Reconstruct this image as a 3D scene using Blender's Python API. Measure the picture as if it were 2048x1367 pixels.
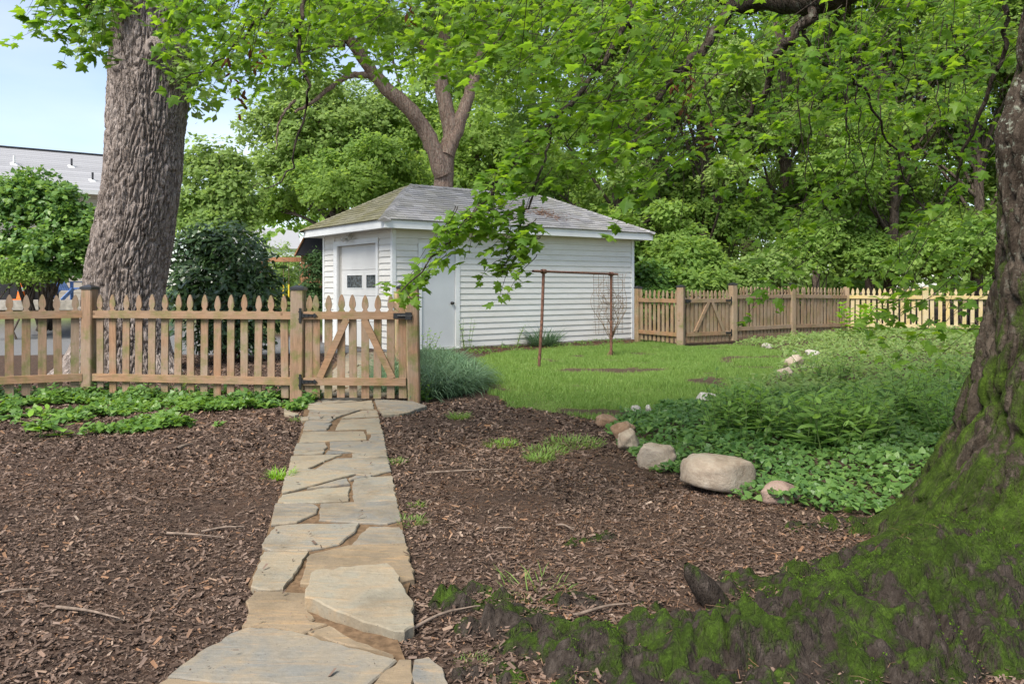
import bpy, math, random
import numpy as np
from mathutils import Vector, Matrix
R = math.radians
random.seed(11)
rng = np.random.default_rng(11)
scene = bpy.context.scene
for o in list(bpy.data.objects): bpy.data.objects.remove(o)

# ------------------------------------------------------------------ camera, sky, sun, exposure
CAMH, F, CX, HY = 1.35, 1600.0, 1024.0, 571.0
cam_d = bpy.data.cameras.new('camera'); cam = bpy.data.objects.new('camera', cam_d)
scene.collection.objects.link(cam)
cam.location = (0, 0, CAMH); cam.rotation_euler = (R(90), 0, 0)
cam_d.sensor_width = 36; cam_d.lens = F/2048*36; cam_d.shift_y = -(683.5-HY)/2048
cam_d.clip_start = 0.05; cam_d.clip_end = 2000
scene.camera = cam
SUN_EL, SUN_AZ = 52, 215            # azimuth: clockwise from +Y; light comes from behind-left of the camera
w = bpy.data.worlds.new('World'); scene.world = w; w.use_nodes = True
nt = w.node_tree; nt.nodes.clear()
sky = nt.nodes.new('ShaderNodeTexSky'); sky.sky_type = 'NISHITA'; sky.sun_disc = False
sky.sun_elevation = R(SUN_EL); sky.sun_rotation = R(SUN_AZ)
sky.air_density = 1.0; sky.dust_density = .7; sky.ozone_density = 3.0; sky.altitude = 50
# thin high veil of cloud over the whole dome
tc = nt.nodes.new('ShaderNodeTexCoord'); mp = nt.nodes.new('ShaderNodeMapping'); mp.inputs['Scale'].default_value = (1.2, 1.2, 4)
nz = nt.nodes.new('ShaderNodeTexNoise'); nz.inputs['Scale'].default_value = 1.6; nz.inputs['Detail'].default_value = 6
rp = nt.nodes.new('ShaderNodeMapRange'); rp.inputs[1].default_value = .35; rp.inputs[2].default_value = .75; rp.inputs[3].default_value = .1; rp.inputs[4].default_value = .4
mx = nt.nodes.new('ShaderNodeMix'); mx.data_type = 'RGBA'; mx.inputs[7].default_value = (7.4, 7.1, 6.9, 1)
bgn = nt.nodes.new('ShaderNodeBackground'); bgn.inputs['Strength'].default_value = .074
wo = nt.nodes.new('ShaderNodeOutputWorld')
L = nt.links.new
L(tc.outputs['Generated'], mp.inputs[0]); L(mp.outputs[0], nz.inputs['Vector']); L(nz.outputs[0], rp.inputs[0])
L(rp.outputs[0], mx.inputs[0]); L(sky.outputs[0], mx.inputs[6]); L(mx.outputs[2], bgn.inputs[0]); L(bgn.outputs[0], wo.inputs[0])
sd = bpy.data.lights.new('sun', 'SUN'); sd.energy = 2.5; sd.angle = R(30); sd.color = (1, .95, .87)
so = bpy.data.objects.new('sun', sd); scene.collection.objects.link(so)
az, el = R(SUN_AZ), R(SUN_EL)
sdir = Vector((math.sin(az)*math.cos(el), math.cos(az)*math.cos(el), math.sin(el)))
so.rotation_euler = sdir.to_track_quat('Z', 'Y').to_euler(); so.location = (-10, -10, 30)
vs = scene.view_settings; vs.view_transform = 'Standard'; vs.look = 'None'; vs.gamma = 1; vs.exposure = 1.6
vs.use_curve_mapping = False
scene.cycles.diffuse_bounces = 8

# ------------------------------------------------------------------ helpers
COL = scene.collection
def P(px, py, d): return np.array([(px-CX)/F*d, d, CAMH-(py-HY)/F*d])
def G(px, py, z=0.0):
    d = F*(CAMH-z)/(py-HY); return np.array([(px-CX)/F*d, d, z])
def tag(o, label=None, cat=None, group=None, kind=None):
    if label: o['label'] = label
    if cat: o['category'] = cat
    if group: o['group'] = group
    if kind: o['kind'] = kind
    return o
def empty(name, loc=(0, 0, 0), rz=0):
    o = bpy.data.objects.new(name, None); COL.objects.link(o); o.location = loc; o.rotation_euler = (0, 0, rz)
    o.empty_display_size = .1
    return o
def mesh(name, V, faces, smooth=False):
    """V (n,3); faces: list of int arrays (m,k)"""
    me = bpy.data.meshes.new(name); V = np.asarray(V, dtype=np.float32)
    if isinstance(faces, np.ndarray): faces = [faces]
    faces = [np.asarray(f, dtype=np.int32) for f in faces if len(f)]
    me.vertices.add(len(V)); me.vertices.foreach_set('co', V.ravel())
    li = np.concatenate([f.ravel() for f in faces]); me.loops.add(len(li)); me.loops.foreach_set('vertex_index', li)
    ls = np.concatenate([np.full(len(f), f.shape[1], np.int32) for f in faces])
    st = np.concatenate([[0], np.cumsum(ls)[:-1]]).astype(np.int32)
    me.polygons.add(len(ls)); me.polygons.foreach_set('loop_start', st); me.polygons.foreach_set('loop_total', ls)
    me.update(calc_edges=True); me.validate()
    me.polygons.foreach_set('use_smooth', np.full(len(ls), bool(smooth)))
    return me
def link(name, me, mat=None, parent=None, loc=None, rot=None):
    o = bpy.data.objects.new(name, me); COL.objects.link(o)
    if mat is not None and len(me.materials) == 0: me.materials.append(mat)
    if parent: o.parent = parent
    if loc is not None: o.location = loc
    if rot is not None: o.rotation_euler = rot
    return o
class MB:
    """collects shapes for ONE mesh"""
    def __init__(s): s.V = []; s.F = {}; s.n = 0
    def add(s, V, faces):
        V = np.asarray(V, float)
        if isinstance(faces, np.ndarray): faces = [faces]
        for f in faces:
            f = np.asarray(f)
            if len(f): s.F.setdefault(f.shape[1], []).append(f+s.n)
        s.V.append(V); s.n += len(V); return s
    def box(s, a, b):
        x0, y0, z0 = a; x1, y1, z1 = b
        V = [(x0,y0,z0),(x1,y0,z0),(x1,y1,z0),(x0,y1,z0),(x0,y0,z1),(x1,y0,z1),(x1,y1,z1),(x0,y1,z1)]
        return s.add(V, np.array([(0,3,2,1),(4,5,6,7),(0,1,5,4),(1,2,6,5),(2,3,7,6),(3,0,4,7)]))
    def bar(s, p, q, w, h, up=(0, 0, 1)):
        p, q = Vector(p), Vector(q); d = (q-p).normalized(); sx = d.cross(Vector(up)).normalized(); sz = sx.cross(d)
        V = []
        for e in (p, q):
            for a, b in ((-1,-1),(1,-1),(1,1),(-1,1)): V.append(tuple(e+sx*(a*w/2)+sz*(b*h/2)))
        return s.add(V, np.array([(0,1,2,3),(7,6,5,4),(0,4,5,1),(1,5,6,2),(2,6,7,3),(3,7,4,0)]))
    def tube(s, pts, rad, seg=8):
        V, Fq = tube(pts, rad, seg); return s.add(V, Fq)
    def prism(s, poly, z0, z1):
        n = len(poly); V = [(x, y, z0) for x, y in poly]+[(x, y, z1) for x, y in poly]
        s.add(V, [np.array([tuple(range(n-1, -1, -1)), tuple(range(n, 2*n))]), np.array([(i, (i+1) % n, n+(i+1) % n, n+i) for i in range(n)])])
        return s
    def build(s, name, mat, parent=None, smooth=False, loc=None, rot=None):
        me = mesh(name, np.concatenate(s.V), [np.concatenate(v) for v in s.F.values()], smooth)
        return link(name, me, mat, parent, loc, rot)
def tube(pts, rad, seg=8):
    pts = np.asarray(pts, float); n = len(pts); rad = np.broadcast_to(np.asarray(rad, float), (n,))
    T = np.gradient(pts, axis=0); T /= np.linalg.norm(T, axis=1)[:, None]+1e-9
    ref = np.array([0, 0, 1.]) if abs(T[:, 2]).mean() < .8 else np.array([1., 0, 0])
    A = np.cross(T, ref); A /= np.linalg.norm(A, axis=1)[:, None]+1e-9; B = np.cross(T, A)
    th = np.linspace(0, 2*np.pi, seg, endpoint=False)
    V = pts[:, None]+rad[:, None, None]*(np.cos(th)[None, :, None]*A[:, None]+np.sin(th)[None, :, None]*B[:, None])
    i = np.arange(n-1)[:, None]*seg; j = np.arange(seg)[None]; k = (j+1) % seg
    Fq = np.stack([i+j, i+k, i+seg+k, i+seg+j], -1).reshape(-1, 4)
    return V.reshape(-1, 3), Fq
def smooth_path(pts, n=24):
    pts = np.asarray(pts, float); m = len(pts)
    q = np.concatenate([[2*pts[0]-pts[1]], pts, [2*pts[-1]-pts[-2]]]); out = []
    ts = np.linspace(0, m-1-1e-6, n)
    for t in ts:
        i = int(t); f = t-i; a, b, c, d = q[i:i+4]
        out.append(.5*((2*b)+(-a+c)*f+(2*a-5*b+4*c-d)*f*f+(-a+3*b-3*c+d)*f**3))
    return np.array(out)
# --- numpy gradient noise
_perm = np.random.default_rng(3).permutation(256); _perm = np.concatenate([_perm, _perm, _perm])
_g = np.random.default_rng(4).normal(size=(256, 3)); _g /= np.linalg.norm(_g, axis=1)[:, None]
def noise3(p):
    p = np.asarray(p, float); i = np.floor(p).astype(int); f = p-i; u = f*f*f*(f*(f*6-15)+10); i &= 255
    r = 0
    for dx in (0, 1):
        wx = u[..., 0] if dx else 1-u[..., 0]
        for dy in (0, 1):
            wy = u[..., 1] if dy else 1-u[..., 1]
            for dz in (0, 1):
                wz = u[..., 2] if dz else 1-u[..., 2]
                h = _perm[_perm[_perm[(i[..., 0]+dx) & 255]+((i[..., 1]+dy) & 255)]+((i[..., 2]+dz) & 255)]
                r = r+wx*wy*wz*np.einsum('...k,...k', _g[h], f-np.array([dx, dy, dz]))
    return r*1.5
def fbm(p, o=4):
    p = np.asarray(p, float); r = 0; a = 1.
    for k in range(o): r = r+a*noise3(p+k*17.3); p = p*2.03; a *= .5
    return r
def xy0(x, y, s=1., z=0.): return np.stack([x*s, y*s, np.zeros_like(x)+z], -1)
def sdist(poly, x, y):
    """signed distance to polygon, positive inside"""
    poly = np.asarray(poly, float); d = np.full(x.shape, 1e9); ins = np.zeros(x.shape, bool)
    for (ax, ay), (bx, by) in zip(poly, np.roll(poly, -1, 0)):
        ex, ey = bx-ax, by-ay; t = np.clip(((x-ax)*ex+(y-ay)*ey)/(ex*ex+ey*ey+1e-12), 0, 1)
        d = np.minimum(d, np.hypot(x-ax-t*ex, y-ay-t*ey))
        c = ((ay > y) != (by > y)) & (x < (bx-ax)*(y-ay)/(by-ay+1e-12)+ax); ins ^= c
    return np.where(ins, d, -d)
def sstep(a, b, x): t = np.clip((x-a)/(b-a), 0, 1); return t*t*(3-2*t)

# --- materials
class NT:
    def __init__(s, name):
        s.m = bpy.data.materials.new(name); s.m.use_nodes = True; s.t = s.m.node_tree; s.t.nodes.clear()
        s.out = s.t.nodes.new('ShaderNodeOutputMaterial')
    def n(s, typ, ins=None, **props):
        nd = s.t.nodes.new('ShaderNode'+typ)
        for k, v in props.items(): setattr(nd, k, v)
        for k, v in (ins or {}).items(): s.set(nd.inputs[k], v)
        return nd
    def set(s, sock, v):
        if isinstance(v, bpy.types.NodeSocket): s.t.links.new(v, sock)
        elif isinstance(v, bpy.types.Node): s.t.links.new(v.outputs[0], sock)
        else:
            if sock.type == 'RGBA' and len(v) == 3: v = (*v, 1)
            sock.default_value = v
    def coord(s, kind='Object', scale=(1, 1, 1), jitter=False):
        c = s.n('TexCoord').outputs[kind]
        if jitter:
            r = s.n('ObjectInfo').outputs['Random']
            m = s.n('Math', {0: r, 1: 37.0}, operation='MULTIPLY')
            cb = s.n('CombineXYZ', {0: m, 1: m, 2: m}); c = s.n('VectorMath', {0: c, 1: cb}, operation='ADD').outputs[0]
        return s.n('Mapping', {0: c, 'Scale': scale}).outputs[0]
    def noise(s, vec, scale, detail=5, rough=.55, dist=0.):
        return s.n('TexNoise', {'Vector': vec, 'Scale': scale, 'Detail': detail, 'Roughness': rough, 'Distortion': dist}).outputs[0]
    def ramp(s, fac, stops):
        r = s.n('ValToRGB', {0: fac}); e = r.color_ramp.elements
        while len(e) < len(stops): e.new(.5)
        for k, (p, c) in enumerate(stops): e[k].position = p; e[k].color = (*c, 1) if len(c) == 3 else c
        return r.outputs[0]
    def mix(s, f, a, b, mode='MIX'):
        x = s.n('Mix', {0: f, 6: a, 7: b}, data_type='RGBA', blend_type=mode); return x.outputs[2]
    def math(s, op, a, b=0., c=None):
        d = {0: a, 1: b}
        if c is not None: d[2] = c
        return s.n('Math', d, operation=op).outputs[0]
    def mrange(s, v, a, b, c=0., d=1.): return s.n('MapRange', {0: v, 1: a, 2: b, 3: c, 4: d}).outputs[0]
    def bump(s, h, st=.5, dist=.02): return s.n('Bump', {'Height': h, 'Strength': st, 'Distance': dist}).outputs[0]
    def bsdf(s, col, rough=.8, nor=None, spec=.3, **kw):
        d = {'Base Color': col, 'Roughness': rough, 'Specular IOR Level': spec}
        if nor is not None: d['Normal'] = nor
        d.update(kw)
        b = s.n('BsdfPrincipled', d); s.t.links.new(b.outputs[0], s.out.inputs[0]); return s.m

def m_wood(name, axis, base, grey, algae, amt):
    t = NT(name); sc = [16, 16, 16]; sc[axis] = 1.1
    v = t.coord('Object', tuple(sc), True); v1 = t.coord('Object', (1, 1, 1), True)
    g = t.noise(v, 2.2, 6, .65, .8); f = t.noise(v, 9, 3); b = t.noise(v1, 2.3, 4)
    c = t.ramp(g, [(.3, tuple(x*.55 for x in base)), (.5, base), (.72, tuple(min(1, x*1.35) for x in base))])
    c = t.mix(t.mrange(b, .4, .65), c, grey)
    rnd = t.n('ObjectInfo').outputs['Random']
    c = t.mix(t.mrange(rnd, 0, 1, 0, .55), c, grey)
    c = t.mix(t.math('MULTIPLY', t.mrange(t.noise(v1, 4.5, 5, .7), .48, .66), amt), c, algae)
    c = t.mix(.35, c, t.ramp(f, [(.3, (.35, .3, .25)), (.7, (1, 1, 1))]), 'MULTIPLY')
    kn = t.n('TexVoronoi', {'Vector': v1, 'Scale': 2.6}).outputs['Distance']
    c = t.mix(t.mrange(kn, .03, .06, .6, 0), c, (.06, .03, .015))
    return t.bsdf(c, .82, t.bump(g, .6, .006), .2)
W_BASE, W_GREY, W_ALG = (.29, .17, .10), (.30, .225, .165), (.13, .155, .04)
M = {}
M['wood_v'] = m_wood('weathered wood upright', 2, W_BASE, W_GREY, W_ALG, .75)
M['wood_h'] = m_wood('weathered wood rail', 0, (.33, .185, .10), (.31, .21, .14), W_ALG, .55)
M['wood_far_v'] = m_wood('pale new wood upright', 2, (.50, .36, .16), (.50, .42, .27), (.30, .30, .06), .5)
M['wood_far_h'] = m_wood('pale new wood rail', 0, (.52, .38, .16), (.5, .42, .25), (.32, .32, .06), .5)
M['wood_mid_v'] = m_wood('brown weathered upright', 2, (.31, .195, .11), (.33, .25, .17), (.15, .16, .05), .5)
M['wood_mid_h'] = m_wood('brown weathered rail', 0, (.31, .19, .11), (.32, .24, .17), (.15, .15, .04), .4)
M['cedar'] = m_wood('red cedar timber', 2, (.40, .19, .10), (.42, .22, .13), (.4, .22, .12), 0)

def m_plain(name, col, rough=.6, spec=.4, metal=0., nscale=8., namt=.25, bump=.0):
    t = NT(name); v = t.coord('Object'); n = t.noise(v, nscale, 6)
    c = t.mix(t.mrange(n, .35, .65), tuple(x*(1-namt) for x in col), tuple(min(1, x*(1+namt*.6)) for x in col))
    return t.bsdf(c, rough, t.bump(n, bump, .01) if bump else None, spec, Metallic=metal)
M['black_iron'] = m_plain('black powder coated iron', (.012, .012, .013), .45, .5)
M['cap'] = m_plain('black post cap', (.02, .02, .022), .35, .6)
M['white_trim'] = m_plain('white painted trim', (.70, .70, .68), .5, .4, 0, 3, .06)
M['door_white'] = m_plain('pale grey painted door', (.55, .56, .56), .5, .4, 0, 2, .05)
M['garage_door'] = m_plain('white garage door panel', (.64, .63, .60), .5, .4, 0, 2, .05)
M['rust'] = m_plain('rusty steel pipe', (.16, .075, .05), .75, .35, .2, 22, .5, .5)
M['dead_vine'] = m_plain('dead vine stem', (.20, .13, .075), .9, .1, 0, 20, .4)
M['wire'] = m_plain('rusty wire', (.20, .13, .09), .7, .4, .4, 20, .3)
M['knob'] = m_plain('dark bronze knob', (.05, .045, .04), .3, .6, .8)
M['lamp_white'] = m_plain('off white lamp housing', (.62, .6, .55), .5, .4)
M['concrete'] = m_plain('concrete', (.30, .27, .24), .9, .2, 0, 6, .3, .4)
M['beige'] = m_plain('beige house siding', (.55, .5, .43), .8, .2, 0, 1, .1)
M['black_cover'] = m_plain('black fabric cover', (.012, .012, .013), .7, .3)
M['blue'] = m_plain('blue plastic', (.10, .19, .42), .5, .4)
M['orange'] = m_plain('orange plastic', (.75, .17, .02), .5, .4)
M['yellow'] = m_plain('yellow plastic chain', (.75, .55, .05), .5, .4)
M['dark_pipe'] = m_plain('dark vent pipe', (.03, .03, .035), .5, .4)
M['house_white'] = m_plain('white house wall', (.75, .76, .76), .8, .2, 0, .5, .08)
def m_siding():
    t = NT('white vinyl siding'); v = t.coord('Object', (1, 1, 1), True); n = t.noise(v, 1.5, 5); d = t.noise(t.coord('Object', (2, 2, 9), True), 3, 5)
    c = t.mix(t.mrange(n, .35, .7), (.63, .605, .55), (.69, .67, .625)); c = t.mix(t.math('MULTIPLY', t.mrange(d, .55, .75), .3), c, (.44, .41, .33))
    return t.bsdf(c, .5, t.bump(t.noise(t.coord('Object', (2, 2, 60), True), 5, 3), .12, .004), .35)
M['siding'] = m_siding()
def m_glass():
    t = NT('dark window glass'); n = t.noise(t.coord('Object'), 18, 4)
    return t.bsdf(t.ramp(n, [(.4, (.015, .02, .025)), (.6, (.10, .12, .13))]), .06, None, .7)
M['glass'] = m_glass()
def m_shingle(name, a, b, c3, moss):
    t = NT(name); v = t.coord('Object', (1, 1, 1)); oi = t.n('ObjectInfo').outputs['Random']; ri = t.n('NewGeometry').outputs['Random Per Island']
    r = t.math('FRACT', t.math('ADD', t.math('MULTIPLY', oi, 7.3), ri))
    c = t.ramp(r, [(0, a), (.5, b), (1, c3)]); gl = t.noise(t.coord('Generated'), 3, 2); f = t.noise(v, 55, 4, .7); big = t.noise(v, 1.7, 5, .6)
    c = t.mix(t.math('MULTIPLY', t.mrange(big, .42, .62), moss), c, (.22, .20, .09))
    c = t.mix(.5, c, t.ramp(f, [(.3, (.45, .45, .45)), (.7, (1, 1, 1))]), 'MULTIPLY')
    return t.bsdf(c, .95, t.bump(f, .5, .004), .15)
M['shingle'] = m_shingle('weathered grey shingle', (.24, .235, .24), (.31, .30, .30), (.40, .385, .385), .25)
M['shingle_moss'] = m_shingle('algae stained shingle', (.24, .22, .15), (.30, .275, .18), (.34, .31, .22), .75)
M['shingle_far'] = m_shingle('grey house shingle', (.30, .30, .31), (.33, .33, .34), (.36, .36, .37), 0)
M['shingle_dark'] = m_shingle('charcoal shingle', (.03, .03, .035), (.04, .04, .045), (.05, .05, .055), 0)

def m_leaf(name, c1, c2, c3, trans=.45, rough=.45, gloss=.3, tint=None):
    """c1..c3: leaf-to-leaf colours"""
    t = NT(name); ri = t.n('NewGeometry').outputs['Random Per Island']; oi = t.n('ObjectInfo').outputs['Random']
    r = t.math('FRACT', t.math('ADD', ri, t.math('MULTIPLY', oi, 5.37)))
    c = t.ramp(r, [(0, c1), (.55, c2), (1, c3)])
    big = t.noise(t.coord('Object'), .45, 3)
    c = t.mix(t.mrange(big, .35, .65, 0, .45), c, tint if tint else tuple(x*1.5 for x in c3))
    p = t.n('BsdfPrincipled', {'Base Color': c, 'Roughness': rough, 'Specular IOR Level': gloss})
    hs = t.n('HueSaturation', {'Hue': .485, 'Saturation': 1.1, 'Value': 1.55, 'Color': c})
    tr = t.n('BsdfTranslucent', {0: hs.outputs[0]})
    ms = t.n('MixShader', {0: trans, 1: p, 2: tr}); t.t.links.new(ms.outputs[0], t.out.inputs[0])
    return t.m
M['maple'] = m_leaf('maple leaf', (.075, .165, .026), (.115, .23, .032), (.18, .30, .04), .6, .45, .25, (.21, .33, .045))
M['leaf_a'] = m_leaf('broadleaf foliage', (.125, .22, .05), (.17, .28, .062), (.24, .35, .08), .54, .6, .2, (.26, .36, .09))
M['leaf_b'] = m_leaf('pale broadleaf foliage', (.15, .235, .065), (.19, .29, .08), (.26, .36, .11), .52, .6, .2, (.28, .37, .12))
M['leaf_c'] = m_leaf('dark wood edge foliage', (.13, .23, .05), (.18, .29, .065), (.25, .37, .09), .54, .55, .2, (.27, .38, .09))
M['vine'] = m_leaf('climbing vine foliage', (.08, .17, .045), (.11, .22, .055), (.20, .31, .05), .4, .4, .4, (.18, .29, .06))
M['rhodo'] = m_leaf('glossy dark evergreen leaf', (.022, .05, .016), (.04, .08, .024), (.075, .13, .038), .14, .3, .5, (.045, .09, .028))
M['ivy'] = m_leaf('ivy leaf', (.06, .135, .04), (.095, .195, .05), (.16, .27, .065), .38, .38, .35, (.14, .235, .055))
M['ivy_light'] = m_leaf('bright ivy leaf', (.06, .14, .03), (.11, .22, .035), (.18, .29, .045), .4, .4, .4, (.14, .25, .05))
M['bed_light'] = m_leaf('pale ground cover leaf', (.12, .21, .06), (.17, .27, .075), (.26, .34, .11), .45, .5, .3, (.25, .33, .1))
M['plant'] = m_leaf('upright plant leaf', (.15, .27, .065), (.20, .335, .08), (.25, .39, .10), .48, .45, .3, (.26, .39, .1))
M['plant_bright'] = m_leaf('bright yellow green leaf', (.13, .26, .03), (.17, .32, .035), (.22, .38, .05), .4, .4, .4)
M['grass'] = m_leaf('lawn grass', (.12, .21, .045), (.165, .275, .058), (.25, .35, .10), .4, .5, .25, (.23, .33, .085))
M['liriope'] = m_leaf('blue green strap leaf', (.07, .13, .07), (.10, .18, .09), (.17, .25, .13), .3, .4, .4, (.12, .19, .1))
M['conifer'] = m_leaf('conifer foliage', (.035, .075, .025), (.05, .10, .03), (.07, .13, .04), .2, .6, .2)
M['dead_leaf'] = m_leaf('dead brown leaf', (.10, .045, .025), (.15, .07, .035), (.20, .10, .05), .2, .8, .1, (.12, .06, .03))
M['stem'] = m_plain('green stem', (.12, .17, .05), .7, .2)

def m_bark(name, a, b, c, moss=0., lichen=0., mossc=(.04, .075, .009), scale=1., mlo=(.10, -.16), mz=2.2):
    t = NT(name); v = t.coord('Object', (1, 1, .16)); v1 = t.coord('Object')
    n = t.noise(v, 22*scale, 6, .6, .5); f = t.noise(v1, 60*scale, 5, .75); big = t.noise(v1, 1.6, 4); fl = t.noise(t.coord('Object', (1, 1, .45)), 34*scale, 4, .7)
    ck = t.mrange(t.math('ABSOLUTE', t.math('SUBTRACT', t.noise(v, 13*scale, 3, .5, .4), .5)), 0., .055)
    col = t.ramp(t.math('ADD', t.math('MULTIPLY', n, .55), t.math('MULTIPLY', fl, .45)), [(.32, a), (.5, b), (.66, c)])
    col = t.mix(t.mrange(big, .4, .65, 0, .35), col, tuple(x*1.25 for x in a))
    pz = t.n('SeparateXYZ', {0: t.n('NewGeometry').outputs['Position']}).outputs[2]
    if lichen:
        li = t.noise(v1, 22, 6, .75); lz = t.mrange(pz, 1.0, 2.3, .04, 1.) if moss else 1.
        col = t.mix(t.math('MULTIPLY', t.math('MULTIPLY', t.mrange(li, .54, .62), lichen), lz), col, (.30, .32, .25))
    h = t.math('ADD', t.math('MULTIPLY', ck, .22 if moss else .9), t.math('ADD', t.math('MULTIPLY', fl, .8), t.math('MULTIPLY', f, .45)))
    if moss:
        nzv = t.n('SeparateXYZ', {0: t.n('NewGeometry').outputs['Normal']}).outputs[2]
        mk = t.noise(t.coord('Object', (1.5, 1.5, .3)), 4.2, 7, .7)
        lo = t.mrange(pz, .1, mz, *mlo); mk = t.math('ADD', t.math('ADD', mk, lo), t.math('MULTIPLY', nzv, .08))
        mk = t.mrange(mk, .53, .62); mk = t.math('MULTIPLY', mk, t.math('MULTIPLY', t.mrange(ck, 0, 1, .7, 1.), moss))
        mn = t.noise(v1, 75, 5, .8); mc = t.ramp(t.math('ADD', t.math('MULTIPLY', t.noise(v1, 9, 5, .7), .55), t.math('MULTIPLY', mn, .45)), [(.34, tuple(x*.35 for x in mossc)), (.5, mossc), (.66, tuple(x*2.4 for x in mossc))])
        col = t.mix(mk, col, mc); h = t.math('ADD', h, t.math('MULTIPLY', mk, t.math('MULTIPLY', mn, 1.8)))
    return t.bsdf(col, .93, t.bump(h, .95, .03), .12)
M['bark_left'] = m_bark('grey brown furrowed bark', (.15, .118, .098), (.28, .232, .202), (.43, .375, .34))
M['bark_moss'] = m_bark('dark mossy bark', (.025, .018, .013), (.06, .046, .034), (.14, .11, .085), .95, .8, (.062, .105, .012), 1., (.11, -.04), 2.2)
M['bark_root'] = m_bark('mossy root', (.022, .016, .013), (.05, .039, .031), (.10, .08, .066), .9, .0, (.062, .108, .012), 1.4, (.0, .17), .38)
M['bark_mid'] = m_bark('pinkish brown bark', (.15, .10, .075), (.26, .18, .14), (.36, .29, .24), 0, .5)
M['bark_dark'] = m_bark('dark twig bark', (.03, .022, .016), (.06, .045, .035), (.11, .09, .07), 0, .25)
M['bark_far'] = m_bark('far trunk bark', (.07, .05, .04), (.13, .10, .08), (.2, .16, .13))

def m_stone(name, a, b, c, rust=.4):
    t = NT(name); v = t.coord('Object', (1, 1, 1), True); oi = t.n('ObjectInfo').outputs['Random']
    n = t.noise(v, 5, 6, .6, 1.); f = t.noise(v, 42, 6, .7); st = t.noise(t.coord('Object', (3, 16, 3), True), 1.6, 5, .6, .5)
    col = t.mix(oi, a, b); col = t.mix(t.mrange(n, .38, .66), col, c)
    col = t.mix(t.math('MULTIPLY', t.mrange(st, .52, .7), rust), col, (.40, .25, .12))
    sp = t.n('TexVoronoi', {'Vector': v, 'Scale': 34.}).outputs['Distance']
    col = t.mix(t.mrange(sp, .05, .12, .7, 0), col, (.06, .05, .045))
    col = t.mix(t.mrange(t.noise(v, 2.2, 6, .7), .5, .68, 0, .5), col, (.11, .085, .055))
    col = t.mix(.3, col, t.ramp(f, [(.3, (.5, .5, .5)), (.65, (1, 1, 1))]), 'MULTIPLY')
    h = t.math('ADD', t.math('MULTIPLY', st, 1.), t.math('MULTIPLY', f, .5))
    return t.bsdf(col, .8, t.bump(h, .55, .012), .3)
M['flag'] = m_stone('bluestone flag', (.215, .20, .165), (.16, .157, .145), (.25, .205, .145), .45)
M['flag_brown'] = m_stone('brown flagstone', (.19, .145, .095), (.23, .175, .115), (.25, .185, .115), .6)
M['flag_pale'] = m_stone('pale flagstone', (.245, .22, .165), (.22, .20, .16), (.275, .22, .148), .4)
M['mortar'] = m_plain('sandy brown mortar', (.14, .09, .052), .95, .1, 0, 30, .35, .7)
def m_rock(name, a, b, c):
    t = NT(name); v = t.coord('Object', (1, 1, 1), True); n = t.noise(v, 7, 7, .65, .6); f = t.noise(v, 60, 5, .7)
    col = t.ramp(n, [(.3, a), (.5, b), (.7, c)]); col = t.mix(.3, col, t.ramp(f, [(.3, (.5, .5, .5)), (.65, (1, 1, 1))]), 'MULTIPLY')
    return t.bsdf(col, .88, t.bump(t.math('ADD', n, f), .6, .015), .2)
M['rock_tan'] = m_rock('tan boulder', (.23, .17, .12), (.35, .28, .21), (.45, .38, .30))
M['rock_brown'] = m_rock('brown stone', (.15, .09, .055), (.24, .15, .095), (.32, .23, .16))
M['rock_pink'] = m_rock('pinkish stone', (.18, .12, .095), (.27, .19, .15), (.36, .28, .23))
M['rock_white'] = m_rock('white quartz', (.26, .22, .18), (.43, .395, .345), (.54, .515, .48))
def m_chip():
    t = NT('bark mulch chips'); ri = t.n('NewGeometry').outputs['Random Per Island']
    c = t.ramp(ri, [(0, (.035, .021, .014)), (.3, (.075, .047, .032)), (.6, (.135, .09, .066)), (.85, (.215, .15, .115)), (.96, (.25, .13, .065)), (1, (.34, .26, .2))])
    nb = t.noise(t.coord('Object'), 1.3, 5, .65); c = t.mix(t.mrange(nb, .38, .62, 0, .65), c, t.mix(.5, c, (.05, .03, .02)))
    return t.bsdf(c, .8, None, .3)
M['chip'] = m_chip()
def m_needle():
    t = NT('pine needles'); ri = t.n('NewGeometry').outputs['Random Per Island']
    return t.bsdf(t.ramp(ri, [(0, (.11, .05, .024)), (.5, (.18, .09, .045)), (1, (.27, .16, .10))]), .7, None, .3)
M['needle'] = m_needle()
M['twig'] = m_plain('grey brown twig', (.20, .15, .115), .9, .15, 0, 30, .4)
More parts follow.
